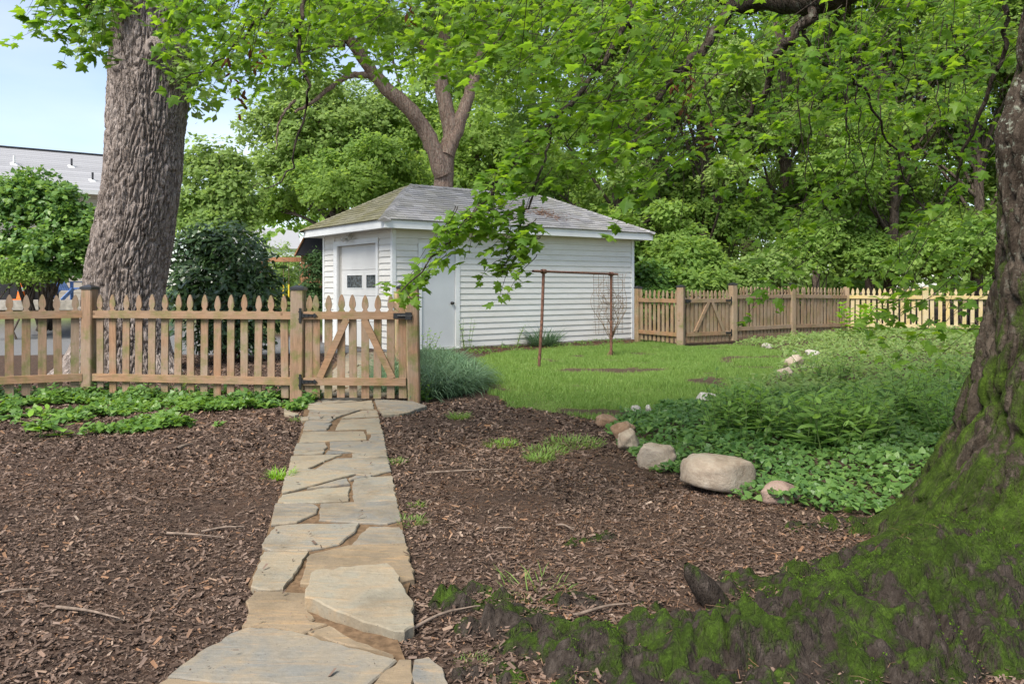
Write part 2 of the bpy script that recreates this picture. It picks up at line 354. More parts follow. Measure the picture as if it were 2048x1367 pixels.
def m_ground():
    t = NT('garden ground'); a = t.n('Attribute', attribute_name='zone'); s = t.n('SeparateColor', {0: a.outputs['Color']})
    v = t.coord('Object'); n1 = t.noise(v, .9, 5); n2 = t.noise(v, 22, 6, .7); n3 = t.noise(v, 95, 5, .75); n4 = t.noise(v, 5, 5, .65)
    soil = t.ramp(n4, [(.3, (.05, .033, .023)), (.5, (.085, .057, .04)), (.7, (.12, .085, .06))])
    mul = t.ramp(n2, [(.3, (.03, .019, .014)), (.48, (.068, .043, .031)), (.62, (.11, .074, .054)), (.75, (.165, .115, .088))])
    mul = t.mix(t.mrange(n4, .5, .68, 0, .5), mul, (.12, .068, .042))
    gra = t.ramp(t.math('ADD', t.math('MULTIPLY', n1, .6), t.math('MULTIPLY', n2, .4)), [(.33, (.09, .13, .033)), (.5, (.13, .175, .045)), (.68, (.19, .21, .07))])
    gra = t.mix(t.mrange(t.noise(v, 2.2, 5, .6), .6, .7, 0, .7), gra, (.12, .08, .05))
    asp = t.ramp(n3, [(.3, (.12, .12, .125)), (.7, (.22, .215, .21))])
    c = t.mix(s.outputs[0], soil, mul); c = t.mix(s.outputs[1], c, gra); c = t.mix(s.outputs[2], c, asp)
    h = t.math('ADD', t.math('MULTIPLY', n2, 1.), t.math('MULTIPLY', n3, .6))
    return t.bsdf(c, .93, t.bump(h, .9, .03), .15)
M['ground'] = m_ground()

# ------------------------------------------------------------------ terrain
ua, va = np.array([.807, .591]), np.array([-.591, .807])          # garage axes
A0 = np.array([-2.42, 16.2]); GL, GW = 6.77, 3.46                  # near corner, length, width
BED = [(4.2,4.1),(2.2,4.5),(1.75,4.85),(1.38,5.12),(1.05,5.7),(.93,6.45),(.90,7.5),(1.15,8.1),(2.1,9.25),(3.06,10.4),(4.1,12.2),(4.95,14.4),(5.5,16.3),(5.1,18.3),(7.2,20.0),(9.3,21.7),(12,20.3),(15,18),(15,4.1)]
LAWN = [(-.55,12.6),(-.42,10.6),(-.15,9.3),(.2,8.6),(.6,8.2),(.9,7.75),(1.15,8.1),(2.1,9.25),(3.06,10.4),(4.1,12.2),(4.95,14.4),(5.5,16.3),(5.1,18.4),(3.9,17.75),(3.35,19.1),(-.2,16.3),(-.75,14.6)]
DRIVE = [(-2.9,16.4),(-4.5,19.4),(-9,22.6),(-22,22.6),(-22,15.6),(-9,15.5),(-6,15.7),(-4.2,16.0)]
PATH_W = .9
def gz(x, y):
    x = np.asarray(x, float); y = np.asarray(y, float)
    z = .025*noise3(xy0(x, y, .35))+.012*noise3(xy0(x, y, 1.3, 4.))
    near = sstep(1.0, .5, np.abs(x+.35+(y-2.5)*.22))              # flat along the stone walk
    z = z*(1-near*(y < 10))
    b = sdist(BED, x, y); z = z+.10*sstep(0, 1.2, b)+.16*sstep(.5, 4, b)*sstep(11, 16, y)
    z = z+.85*sstep(22.8, 25.5, y)*sstep(-5.5, -8.5, x)            # bank up to the neighbour's patio
    return z
def axis(lo, hi, st, far, dense=None):
    a = np.arange(lo, hi+st/2, st); out = [hi]; s = st
    while out[-1] < far: s *= 1.35; out.append(out[-1]+s)
    inn = [lo]; s = st
    while inn[-1] > -far: s *= 1.35; inn.append(inn[-1]-s)
    return np.concatenate([np.array(inn[1:])[::-1], a, np.array(out[1:])])
gx = axis(-7.5, 8.5, .066, 600); gy = np.concatenate([axis(1.6, 15, .066, 600)]); gy = gy[gy > -60]
X, Y = np.meshgrid(gx, gy); Z = gz(X, Y)
nx, ny = len(gx), len(gy); ii = (np.arange(ny-1)[:, None]*nx+np.arange(nx-1)[None])
Fq = np.stack([ii, ii+1, ii+nx+1, ii+nx], -1).reshape(-1, 4)
wob = .16*fbm(xy0(X, Y, 2.2), 4)
dl = sdist(LAWN, X, Y)+wob; dbd = sdist(BED, X, Y)+wob*.5; dd = sdist(DRIVE, X, Y)+wob*.2
bare = fbm(xy0(X, Y, .9, 9.), 3)
zl = sstep(-.03, .10, dl)*(1-sstep(.26, .42, bare)*.95); zb = sstep(-.02, .06, dbd); za = sstep(-.01, .02, dd)
farg = sstep(22, 23.5, Y)*sstep(4, 1, X)                           # neighbour's grass
strip = sstep(-.6, -.2, -np.abs(Y-23.4)+.4)
mulch = np.clip(1-zl-zb-sstep(22.4, 22.8, Y), 0, 1)*(1-sstep(20.5, 22, Y)*(X > 3))
Zc = np.stack([mulch, np.maximum(zl, farg), za, np.ones_like(X)], -1).reshape(-1, 4)
gm = mesh('ground', np.stack([X, Y, Z], -1).reshape(-1, 3), Fq, True)
at = gm.color_attributes.new('zone', 'FLOAT_COLOR', 'POINT'); at.data.foreach_set('color', Zc.astype(np.float32).ravel())
tag(link('ground', gm, M['ground']), kind='structure')

# ------------------------------------------------------------------ leaf scatter machinery
def frames(nrm, roll=None):
    """rotation matrices whose z axis is nrm"""
    n = nrm/(np.linalg.norm(nrm, axis=1)[:, None]+1e-9); N = len(n)
    ref = rng.normal(size=(N, 3)) if roll is None else roll
    y = ref-(ref*n).sum(1)[:, None]*n; y /= np.linalg.norm(y, axis=1)[:, None]+1e-9
    x = np.cross(y, n); return np.stack([x, y, n], -1)
def scatter(tV, tF, pos, Rm, sc):
    tV = np.asarray(tV, float); N = len(pos); k = len(tV)
    V = np.einsum('nij,kj->nki', Rm, tV)*np.asarray(sc).reshape(-1, 1, 1)+pos[:, None]
    Fs = []
    for f in (tF if isinstance(tF, list) else [tF]):
        Fs.append((np.asarray(f)[None]+(np.arange(N)*k)[:, None, None]).reshape(-1, np.asarray(f).shape[1]))
    return V.reshape(-1, 3), Fs
_half = [(.28,-.06),(.24,.10),(.56,.20),(.40,.34),(.48,.54),(.22,.52),(.15,.74)]
_o = [(0, 0)]+_half+[(0, 1.0)]+[(-x, y) for x, y in _half[::-1]]
MAPLE_V = [(x, y, -.28*abs(x)-.12*y*y) for x, y in _o]+[(0, .36, .02)]
MAPLE_F = np.array([(i, (i+1) % len(_o), len(_o)) for i in range(len(_o))])
RH_V = [(0,0,0),(.32,.5,-.10),(0,1,-.1),(-.32,.5,-.10)]; RH_F = np.array([(0,1,2),(0,2,3)])         # folded diamond
LG_V = [(0,0,0),(.17,.3,-.03),(.16,.68,-.06),(0,1,-.16),(-.16,.68,-.06),(-.17,.3,-.03),(0,.5,.03)]
LG_V = LG_V[:6]; LG_F = np.array([(0,1,5),(1,2,4),(1,4,5),(2,3,4)])                                                # oblong leaf
IVY_V = [(0,0,0),(.42,.02,-.08),(.34,.42,-.05),(0,.95,-.1),(-.34,.42,-.05),(-.42,.02,-.08),(0,.34,.04)]
IVY_V = IVY_V[:6]; IVY_F = np.array([(0,1,2),(0,2,3),(0,3,4),(0,4,5)])
BL_V = [(-.5,0,0),(.5,0,0),(.16,.62,.08),(0,1,.24)]; BL_F = [np.array([(0,1,2)]), np.array([(0,2,3)])]
def rand_dir(n, zmin=-1.):
    z = rng.uniform(zmin, 1, n); a = rng.uniform(0, 2*np.pi, n); r = np.sqrt(1-z*z)
    return np.stack([r*np.cos(a), r*np.sin(a), z], -1)
def lobes_leaves(lobes, n, size, spray=.38, per=22, tmpl=(RH_V, RH_F), zmin=-.6, depthin=.38, droop=.5):
    """lobes: (cx,cy,cz,rx,ry,rz). n leaves in flat drooping sprays spread over the lobes' outer shells"""
    lb = np.array(lobes, float); wt = (lb[:, 3]*lb[:, 4]+lb[:, 3]*lb[:, 5]+lb[:, 4]*lb[:, 5]); wt /= wt.sum()
    m = n//per; li = rng.choice(len(lb), m, p=wt); d = rand_dir(m, zmin)
    u = 1-np.abs(rng.normal(0, depthin, m)); u = np.clip(u, .12, 1.05)*(1+.38*noise3(d*2.6+li[:, None]*3.1)+.22*noise3(d*6.5+li[:, None]*1.7))
    c = lb[li, :3]+lb[li, 3:]*d*u[:, None]
    sn = d*.55+np.array([0, 0, .9])+rng.normal(0, .28, (m, 3)); fr = frames(sn)
    out = d.copy(); out[:, 2] -= droop
    a = rng.uniform(0, 2*np.pi, (m, per)); rr = np.sqrt(rng.uniform(0, 1, (m, per)))*spray*rng.uniform(.6, 1.4, (m, 1))
    loc = np.stack([rr*np.cos(a), rr*np.sin(a)*.7, rng.normal(0, .05, (m, per))-droop*.5*rr*rr/spray], -1)
    pos = (c[:, None]+np.einsum('mij,mkj->mki', fr, loc)).reshape(-1, 3)
    ln = np.repeat(sn, per, 0)+rng.normal(0, .62, (m*per, 3))+np.array([0, -.25, 0])
    roll = np.repeat(out, per, 0)+rng.normal(0, .7, (m*per, 3))
    return scatter(*tmpl, pos, frames(ln, roll), size*rng.uniform(.55, 1.5, m*per))
def limbs_to(lobes, base, top, r0, seg=7, nmid=6):
    """trunk plus one limb to each lobe centre"""
    mb = MB(); base = np.array(base, float); top = np.array(top, float)
    tr = smooth_path([base, base+(top-base)*.35+rng.normal(0, .12, 3)*[1, 1, 0], base+(top-base)*.7+rng.normal(0, .12, 3)*[1, 1, 0], top], 14)
    mb.tube(tr, np.linspace(r0, r0*.35, 14), 10)
    for l in lobes:
        c = np.array(l[:3]); t = np.clip((c[2]-base[2])/(top[2]-base[2])*.6, .25, .9); s = tr[int(t*13)]
        pth = smooth_path([s, s+(c-s)*.5+np.array([0, 0, .3])+rng.normal(0, .15, 3), c], 9)
        mb.tube(pth, np.linspace(r0*.36, r0*.08, 9), 5)
        for _ in range(3):
            e = c+rand_dir(1, -.3)[0]*np.array(l[3:])*.8
            mb.tube(smooth_path([pth[5], (pth[5]+e)/2+rng.normal(0, .15, 3), e], 6), np.linspace(r0*.12, r0*.03, 6), 4)
    return mb

# ------------------------------------------------------------------ flagstone walk
A_ = lambda pts: [G(320+x/3.657, 760+y/3.657, .02)[:2] for x, y in pts]
B_ = lambda pts: [G(320+x/3.531, 1000+y/3.531, .02)[:2] for x, y in pts]
STONES = [(A_(p), k) for p, k in [
 ([(1095,130),(1545,126),(1470,148),(1330,160),(1180,178),(1085,175)],'flag'),
 ([(1090,186),(1330,171),(1548,150),(1562,210),(1380,215),(1180,215),(1085,212)],'flag_pale'),
 ([(1095,224),(1460,221),(1330,258),(1270,286),(1085,285)],'flag'),
 ([(1480,223),(1580,217),(1598,262),(1330,277),(1390,250)],'flag_pale'),
 ([(1075,294),(1265,291),(1235,310),(1180,326),(1058,331)],'flag'),
 ([(1060,341),(1255,319),(1215,365),(1050,370)],'flag'),
 ([(1325,288),(1600,275),(1615,350),(1285,362)],'flag_pale'),
 ([(1050,378),(1490,375),(1505,432),(1290,440),(1022,453)],'flag_pale'),
 ([(1512,367),(1620,364),(1625,388),(1515,389)],'flag_pale'),
 ([(1545,401),(1630,396),(1640,438),(1535,447)],'flag'),
 ([(1003,465),(1205,458),(1222,488),(1195,511),(983,533)],'flag'),
 ([(1245,452),(1640,446),(1650,515),(1440,530),(1380,520),(1250,505)],'flag'),
 ([(985,541),(1200,518),(1186,536),(985,549)],'flag_pale'),
 ([(1230,515),(1390,529),(1215,539)],'flag'),
 ([(963,557),(1330,542),(1230,580),(1200,594),(955,605)],'flag_pale'),
 ([(1410,543),(1652,522),(1660,562),(1410,570)],'flag'),
 ([(950,613),(1190,602),(1080,648),(943,656)],'flag_pale'),
 ([(1300,577),(1660,573),(1687,665),(1540,703),(1145,650),(1210,612)],'flag'),
 ([(933,666),(1080,656),(1425,690),(900,832),(892,812)],'flag_pale'),
 ([(1430,704),(1505,709),(1395,733),(1385,722)],'flag'),
 ([(1080,799),(1360,729),(1382,765),(1200,786)],'flag'),
 ([(1425,716),(1695,701),(1728,880),(1420,891),(1412,760)],'flag'),
 ([(898,845),(1200,796),(1386,785),(1373,881),(862,905)],'flag_pale'),
 ([(850,907),(1110,909),(1156,936),(1140,975),(1000,1040),(818,1062)],'flag'),
 ([(1180,906),(1732,886),(1755,1025),(1660,1049),(1450,1040),(1170,1022)],'flag')]]
STONES += [(B_(p), k) for p, k in [
 ([(815,195),(905,181),(1402,170),(1370,230),(1260,310),(1040,355),(790,359),(735,335),(745,290)],'flag'),
 ([(1480,190),(1690,195),(1712,215),(1730,300),(1358,319)],'flag'),
 ([(735,374),(1047,375),(940,530),(868,630),(700,633),(648,613)],'flag_pale'),
 ([(1060,400),(1330,331),(1737,317),(1788,560),(1680,590),(1590,585),(1150,606),(1000,597)],'flag_brown'),
 ([(675,648),(1060,658),(1030,770),(1085,835),(1050,853),(620,836),(640,780),(613,710)],'flag_brown'),
 ([(623,905),(800,911),(1040,962),(1200,1012),(1400,1062),(1662,1132),(1430,1340),(1100,1345),(800,1292),(540,1287),(280,1270),(70,1247),(330,1050),(430,1010),(500,950)],'flag'),
 ([(1690,1135),(1772,1137),(1778,1340),(1460,1345),(1560,1245)],'flag_brown'),
 ([(1800,1130),(1895,1110),(1990,1190),(2035,1330),(1805,1335)],'flag'),
 ([(1052,945),(1195,905),(1260,945),(1400,1022),(1640,1105),(1400,1045),(1200,998)],'flag_brown'),
 ([(590,888),(640,846),(1050,862),(1172,880),(1000,940),(850,905),(650,898)],'flag_brown'),
 ([(60,1262),(280,1285),(540,1302),(800,1308),(1100,1362),(1000,1480),(100,1480),(-60,1330)],'flag_brown')]]
def stone_mesh(poly, h, rgh=.004, seed=0):
    r = np.random.default_rng(seed); poly = np.array(poly); c = poly.mean(0); pts = []
    for a, b in zip(poly, np.roll(poly, -1, 0)):
        ln = np.linalg.norm(b-a); m = max(2, int(ln/.035)); nrm = np.array([b[1]-a[1], a[0]-b[0]])/(ln+1e-9)
        for k in range(m):
            f = k/m; pts.append(a+(b-a)*f+nrm*(r.normal(0, rgh) if k else 0))
    pts = np.array(pts)-c; n = len(pts); pts = pts*(1+.007/(np.linalg.norm(pts, axis=1)[:, None]+.02))
    if np.cross(poly[1]-poly[0], poly[2]-poly[1]) < 0 and sum((b[0]-a[0])*(b[1]+a[1]) for a, b in zip(poly, np.roll(poly, -1, 0))) > 0: pts = pts[::-1]
    ln = np.linalg.norm(pts, axis=1)[:, None]; ins = pts*(1-.006/(ln+.02))
    zt = h+.004*noise3(np.concatenate([pts*6, np.full((n, 1), seed*1.7)], 1))
    V = np.concatenate([np.c_[pts, np.full(n, -.03)], np.c_[pts, zt-.006], np.c_[ins, zt]])
    i = np.arange(n); j = (i+1) % n
    q = np.concatenate([np.stack([i, j, n+j, n+i], -1), np.stack([n+i, n+j, 2*n+j, 2*n+i], -1)])
    V = np.concatenate([V, [[0, 0, h]]]); tri = np.stack([2*n+i, 2*n+j, np.full(n, 3*n)], -1)
    return c, mesh('flagstone', V, [q, np.array([tri[k] for k in range(n)])])
walk = empty('flagstone_walk', (-.5, 3, 0)); tag(walk, 'irregular grey and tan flagstone walk leading from the foreground to the picket gate', 'path')
def wchild(o): o.parent = walk; o.matrix_parent_inverse = Matrix.Translation((.5, -3, 0)); return o
for k, (poly, mat) in enumerate(STONES):
    c, me = stone_mesh(poly, .026+rng.uniform(-.004, .006), seed=k)
    wchild(link('flagstone', me, M[mat], None, (c[0], c[1], 0)))
# the loose tilted slab lying over its neighbours
LOOSE = B_([(1072,622),(1100,605),(1570,560),(1612,566),(1687,635),(1702,682),(1762,762),(1790,930),(1722,965),(1500,920),(1300,858),(1032,772)])
c, me = stone_mesh(LOOSE, .045, .006, 77)
o = wchild(link('flagstone', me, M['flag_pale'], None, (c[0], c[1], .03), (R(4.), R(1.5), 0))); o['label'] = 'large pale loose slab lying tilted over the other flagstones'
# walk carries on behind the gate
y = 9.62; k = 200
while y < 15.6:
    dy = rng.uniform(.22, .42); cx = -1.98-(y-9.6)*.13; sp = rng.uniform(-.2, .2)
    for a, b in ((-.45, sp-.02), (sp+.02, .45)):
        poly = [(cx+a, y+rng.uniform(0, .04)), (cx+b, y+rng.uniform(0, .04)), (cx+b+rng.uniform(-.04, .02), y+dy-.03), (cx+a+rng.uniform(-.02, .04), y+dy-.03)]
        c, me = stone_mesh(poly, .03, seed=k); wchild(link('flagstone', me, M['flag_pale'], None, (c[0], c[1], 0))); k += 1
    y += dy
bedp = [G(*p, .008)[:2] for p in [(345,1362),(500,1252),(545,1225),(497,1170),(520,1120),(548,1020),(565,980),(590,900),(606,850),(610,793),(748,793),(762,850),(775,920),(800,1020),(822,1160),(800,1240),(795,1280),(840,1400),(400,1400)]]
mb = MB().prism([tuple(p) for p in bedp], -.05, .013); wchild(mb.build('mortar_bed', M['mortar']))
mb = MB().prism([(-2.5,9.6),(-1.5,9.6),(-2.2,15.6),(-3.3,15.6)], -.05, .013); wchild(mb.build('mortar_bed', M['mortar']))
for k, (p, lab) in enumerate([([(1570,143),(1850,163),(1948,195),(1830,236),(1600,210)], 'broad dark grey slab lying beside the gate post right of the walk'),
                ([(1602,222),(1830,240),(1745,256),(1640,262)], 'thin pale slab lying in front of the dark slab by the gate'),
                ([(908,224),(1012,257),(985,262),(915,252)], 'flat pale stone in the mulch left of the walk near the gate'),
                ([(1028,281),(1085,274),(1087,298),(1040,302)], 'small pale stone touching the left edge of the walk near the gate')]):
    c, me = stone_mesh(A_(p), .035, seed=90+k); tag(link('stone_slab', me, M['flag' if k == 0 else 'flag_pale'], None, (c[0], c[1], 0)), lab, 'stone')

# ------------------------------------------------------------------ fences
def picket_mesh(h=1.19, w=.089, t=.019):
    hw = w/2; prof = [(hw,0),(hw,h-.205),(hw*.80,h-.19),(hw*.52,h-.175),(hw*.50,h-.163),(hw*.72,h-.148),(hw*.86,h-.125),(hw*.84,h-.095),(hw*.6,h-.045),(hw*.22,h-.006),(0,h)]
    pts = prof+[(-x, z) for x, z in prof[-2::-1]]; n = len(pts)
    V = [(x, -t/2, z) for x, z in pts]+[(x, t/2, z) for x, z in pts]
    m = (n-1)//2; q = [(i, i+1, n-2-i, n-1-i) for i in range(m-1)]; tr = [(m-1, m, m+1)]
    Fq = [(a, b, c, d) for a, b, c, d in q]+[(n+d, n+c, n+b, n+a) for a, b, c, d in q]
    Fq += [((i+1) % n, i, n+i, n+(i+1) % n) for i in range(n)]
    return mesh('picket', V, [np.array(Fq), np.array(tr+[(n+c, n+b, n+a) for a, b, c in tr])])
PK = {k: picket_mesh() for k in ('wood_v', 'wood_far_v', 'wood_mid_v')}
for k, m in PK.items(): m.materials.append(M[k])
def beveled_box(w, d, h, b=.006):
    V = []; F4 = []
    mb = MB(); x, y = w/2, d/2
    ring = [(x-b,-y),(x,-y+b),(x,y-b),(x-b,y),(-x+b,y),(-x,y-b),(-x,-y+b),(-x+b,-y)]
    return mb.prism(ring, 0, h)
def post(parent, loc, mat, rz=0., h=1.33, w=.14, capped=True):
    p = beveled_box(w, w, h, .012).build('post', mat, parent, loc=loc, rot=(rng.normal(0, .006), rng.normal(0, .006), rz))
    if capped:
        m = MB(); a = w/2+.008; m.box((-a,-a,h-.025), (a,a,h+.004)); b = a-.012; zz = h+.032
        m.add([(-a,-a,h+.004),(a,-a,h+.004),(a,a,h+.004),(-a,a,h+.004),(-.02,-.02,zz),(.02,-.02,zz),(.02,.02,zz),(-.02,.02,zz)], np.array([(0,1,5,4),(1,2,6,5),(2,3,7,6),(3,0,4,7),(4,5,6,7)]))
        m.build('post_cap', M['cap'], p)
    return p
def section(parent, a, b, n, mv, mh, side=-1, za=0., zb=0., zo=.05, pk='wood_v', inset=.07):
    """pickets and two rails between two posts; rails on the camera side"""
    a = np.array(a, float); b = np.array(b, float); d = b-a; ln = np.linalg.norm(d); u = d/ln; nr = np.array([u[1], -u[0]])*(-side)
    rz = math.atan2(u[1], u[0]); c = (a+b)/2
    for h in (.245, 1.005):
        m = MB(); L2 = ln/2-inset; m.box((-L2, -.019, -.044), (L2, .019, .044))
        tilt = -math.atan2(zb-za, ln)
        r = m.build('rail', mh, parent, loc=(c[0]+nr[0]*.03, c[1]+nr[1]*.03, h+zo-.05+(za+zb)/2), rot=(0, tilt, rz))
    for k in range(n):
        f = (k+.5)/n; p = a+d*(inset/ln+f*(1-2*inset/ln))
        link('picket', PK[pk], None, parent, (p[0], p[1], zo+za+(zb-za)*f+rng.normal(0, .006)), (rng.normal(0, .006), rng.normal(0, .007), rz+rng.normal(0, .01)))
GP1, GP2 = np.array([-2.485, 9.28]), np.array([-1.125, 9.22])
C1 = np.array([-5.14, 9.72]); C2 = np.array([-7.45, 8.75])
f1 = empty('picket_fence'); tag(f1, 'weathered spear-topped picket fence left of the gate, in front of the big trunk', 'fence')
post(f1, (*C1, 0), M['wood_v'], R(-8)); post(f1, (*GP1, 0), M['wood_v'], 0, 1.325, .15); post(f1, (*C2, 0), M['wood_v'], R(20))
section(f1, C1, GP1, 15, M['wood_v'], M['wood_h'], -1)
section(f1, C2, C1, 14, M['wood_v'], M['wood_h'], -1)
f2 = empty('picket_fence'); tag(f2, 'picket fence running from the gate post back to the garage corner', 'fence')
BP = np.array([-1.75, 12.6])
post(f2, (*GP2, 0), M['wood_v'], 0, 1.34, .135); post(f2, (*BP, 0), M['wood_v'], R(10))
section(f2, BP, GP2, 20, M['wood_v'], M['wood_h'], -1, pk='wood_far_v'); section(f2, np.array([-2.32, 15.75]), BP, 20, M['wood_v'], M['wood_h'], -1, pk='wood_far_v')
def strap_hinge(parent, x, y, z, s=1, ln=.2):
    m = MB(); m.box((x-s*.0-.012, y-.012, z-.085), (x+.012, y-.002, z+.085))
    m.box((x-.02, y-.013, z-.05), (x+.02, y-.003, z-.035)); m.box((x-.02, y-.013, z+.035), (x+.02, y-.003, z+.05))
    pts = [(x, z-.024), (x+s*ln*.75, z-.014), (x+s*ln*.84, z-.026), (x+s*ln, z), (x+s*ln*.84, z+.026), (x+s*ln*.75, z+.014), (x, z+.024)]
    n = len(pts); V = [(a, y-.014, b) for a, b in pts]+[(a, y-.006, b) for a, b in pts]
    m.add(V, [np.array([tuple(range(n)), tuple(range(2*n-1, n-1, -1))]), np.array([(i, n+i, n+(i+1) % n, (i+1) % n) for i in range(n)])])
    h = m.build('strap_hinge', M['black_iron'], parent)
    for k in (.25, .5, .72): b = MB(); b.tube([(x+s*ln*k, y-.012, z), (x+s*ln*k, y-.02, z)], .007, 6).build('bolt', M['black_iron'], h)
    m = MB(); m.tube([(x+s*.014, y-.012, z-.03), (x+s*.014, y-.012, z+.03)], .009, 8).build('hinge_pin', M['black_iron'], h)
def gate(name, label, loc, rz, width, xs, mv, mh, pk, braces, hinge_left=True):
    g = empty(name, loc, rz); tag(g, label, 'gate')
    for z in (.247, 1.007):
        m = MB(); m.box((-.0, -.045, z-.043), (width, -.010, z+.043)); 
        o = m.build('rail', mh, g)
    for x in xs: link('picket', PK[pk], None, g, (x, .0, .055+rng.normal(0, .004)), (0, rng.normal(0, .006), 0))
    for (a, b) in braces:
        m = MB(); m.bar((a, -.030, .29), (b, -.030, .965), .032, .078, (0, 1, 0)) if False else m.bar((a, -.030, .288), (b, -.030, .966), .076, .034, (0, 1, 0))
        m.build('brace', mh, g)
    s = 1 if hinge_left else -1; hx = -.035 if hinge_left else width+.035
    for z in (.247, 1.007): strap_hinge(g, hx, -.045, z, s)
    lx = width-.09 if hinge_left else .09
    m = MB(); m.box((lx-.05, -.062, .975), (lx+.06*s+.05, -.046, 1.035)); m.box((lx+s*.09, -.085, .96), (lx+s*.16, -.05, 1.045)); m.tube([(lx, -.075, 1.005), (lx+s*.17, -.075, 1.005)], .011, 8)
    m.build('latch', M['black_iron'], g)
    return g
xs = [(z-152)*.001946 for z in (178, 222, 295, 371, 445, 517, 588, 668, 740)]
gate('picket_gate', 'closed wooden picket gate with black strap hinges at the end of the stone walk', (GP1[0]+.085, 9.25, 0), R(-2.0), 1.185, xs, M['wood_v'], M['wood_h'], 'wood_v', [(.185, .50), (1.03, .70)])
# far fence
FP = [np.array(p) for p in [(3.06, 19.4), (3.80, 18.0), (5.22, 18.9), (7.10, 20.3), (9.12, 21.8), (10.85, 21.0), (13.1, 19.9), (15.2, 18.8)]]
f3 = empty('picket_fence'); tag(f3, 'short greenish picket fence panel between the garage corner and the far gate', 'fence')
post(f3, (*FP[0], -.02), M['wood_mid_v'], R(-60)); post(f3, (*FP[1], -.02), M['wood_v'], R(-30), 1.36, .16)
section(f3, FP[0], FP[1], 9, M['wood_mid_v'], M['wood_h'], -1, pk='wood_mid_v')
f4 = empty('picket_fence'); tag(f4, 'grey brown picket fence receding to the right of the far gate', 'fence')
for p, z in ((FP[2], .06), (FP[3], .06)): post(f4, (*p, z), M['wood_mid_v'], R(30), 1.33, .15)
section(f4, FP[2], FP[3], 16, M['wood_mid_v'], M['wood_mid_h'], -1, .08, .08, pk='wood_mid_v'); section(f4, FP[3], FP[4], 16, M['wood_mid_v'], M['wood_mid_h'], -1, .08, .04, pk='wood_mid_v')
f5 = empty('picket_fence'); tag(f5, 'bright yellowish picket fence at the far right behind the plant bed', 'fence')
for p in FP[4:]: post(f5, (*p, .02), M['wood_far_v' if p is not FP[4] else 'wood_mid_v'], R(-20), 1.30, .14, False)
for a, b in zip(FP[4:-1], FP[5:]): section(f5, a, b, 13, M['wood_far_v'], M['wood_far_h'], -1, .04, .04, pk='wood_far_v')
dv = FP[2]-FP[1]; rzg = math.atan2(dv[1], dv[0])
st = FP[1]+dv/np.linalg.norm(dv)*.16
gate('picket_gate', 'sagging far picket gate with crossed braces beside the lawn', (st[0], st[1], .0), rzg, np.linalg.norm(dv)-.30, np.linspace(.06, np.linalg.norm(dv)-.36, 11), M['wood_mid_v'], M['wood_mid_h'], 'wood_mid_v', [(.25, .68), (1.18, .80)], False)

# ------------------------------------------------------------------ garage
GR = math.atan2(ua[1], ua[0])
ga = empty('garage', (A0[0], A0[1], 0), GR); tag(ga, 'white clapboard hip-roofed garage with side door and overhead door', 'garage')
EZ = 2.55; EXP = .127; OV = .36; RZ = 3.66; RA, RB = 1.36, GL-1.52
mb = MB()   # core walls: x along the long wall, y to the back
T = .1
mb.box((0, .02, -.1), (.66, T, EZ)); mb.box((1.50, .02, -.1), (GL, T, EZ)); mb.box((.66, .02, 2.16), (1.50, T, EZ))
mb.box((0, GW-T, -.1), (GL, GW, EZ)); mb.box((GL-T, T, -.1), (GL-.02, GW-T, EZ))
mb.box((.02, T, -.1), (T, .70, EZ)); mb.box((.02, 2.66, -.1), (T, GW-T, EZ)); mb.box((.02, .70, 2.25), (T, 2.66, EZ))
mb.build('wall', M['siding'], ga)
MB().box((-.02, -.015, -.16), (GL+.02, .019, .05)).build('foundation', M['concrete'], ga)
def clap(x0, x1, z, face):
    m = MB(); zt = min(z+EXP+.01, EZ-.002)
    a = [(x0, .0, z), (x1, .0, z), (x1, .012, zt), (x0, .012, zt), (x0, .022, z), (x1, .022, z), (x1, .021, zt), (x0, .021, zt)]
    a = [(x, y-.006-(.011 if i in (0, 1) else 0), q) for i, (x, y, q) in enumerate(a)]
    m.add(a, np.array([(0,1,2,3),(4,7,6,5),(0,4,5,1),(3,2,6,7),(0,3,7,4),(1,5,6,2)]))
    if face == 0: m.build('siding_board', M['siding'], ga)
    else: m.build('siding_board', M['siding'], ga, rot=(0, 0, R(-90)), loc=(0, 0, 0))
z = .04
while z < EZ-.03:
    if z < 2.20: clap(.07, .58, z, 0); clap(1.60, GL-.05, z, 0)
    else: clap(.07, GL-.05, z, 0)
    if z < 2.33: clap(-.58, -.07, z, 1); clap(-GW+.06, -2.86, z, 1)
    else: clap(-GW+.06, -.07, z, 1)
    z += EXP
for x in (-.022, GL-.05): MB().box((x, -.028, .0), (x+.085, .055, EZ)).build('corner_board', M['white_trim'], ga)
MB().box((-.026, GW-.07, .0), (.05, GW+.02, EZ)).build('corner_board', M['white_trim'], ga)
# side door
mb = MB(); mb.box((.585, -.03, .04), (.665, .03, 2.23)); mb.box((1.495, -.03, .04), (1.595, .03, 2.23)); mb.box((.665, -.03, 2.135), (1.495, .03, 2.23)); mb.box((.585, -.06, .0), (1.595, .05, .04))
mb.build('door_frame', M['white_trim'], ga)
sdoor = MB().box((.672, .0, .05), (1.488, .045, 2.13)).build('side_door', M['door_white'], ga)
m = MB(); m.tube([(1.41, 0, .98), (1.41, -.03, .98), (1.41, -.035, .98), (1.41, -.06, .98), (1.41, -.075, .98), (1.41, -.078, .98)], [.032, .03, .014, .028, .024, .002], 14); m.build('door_knob', M['knob'], sdoor, True)
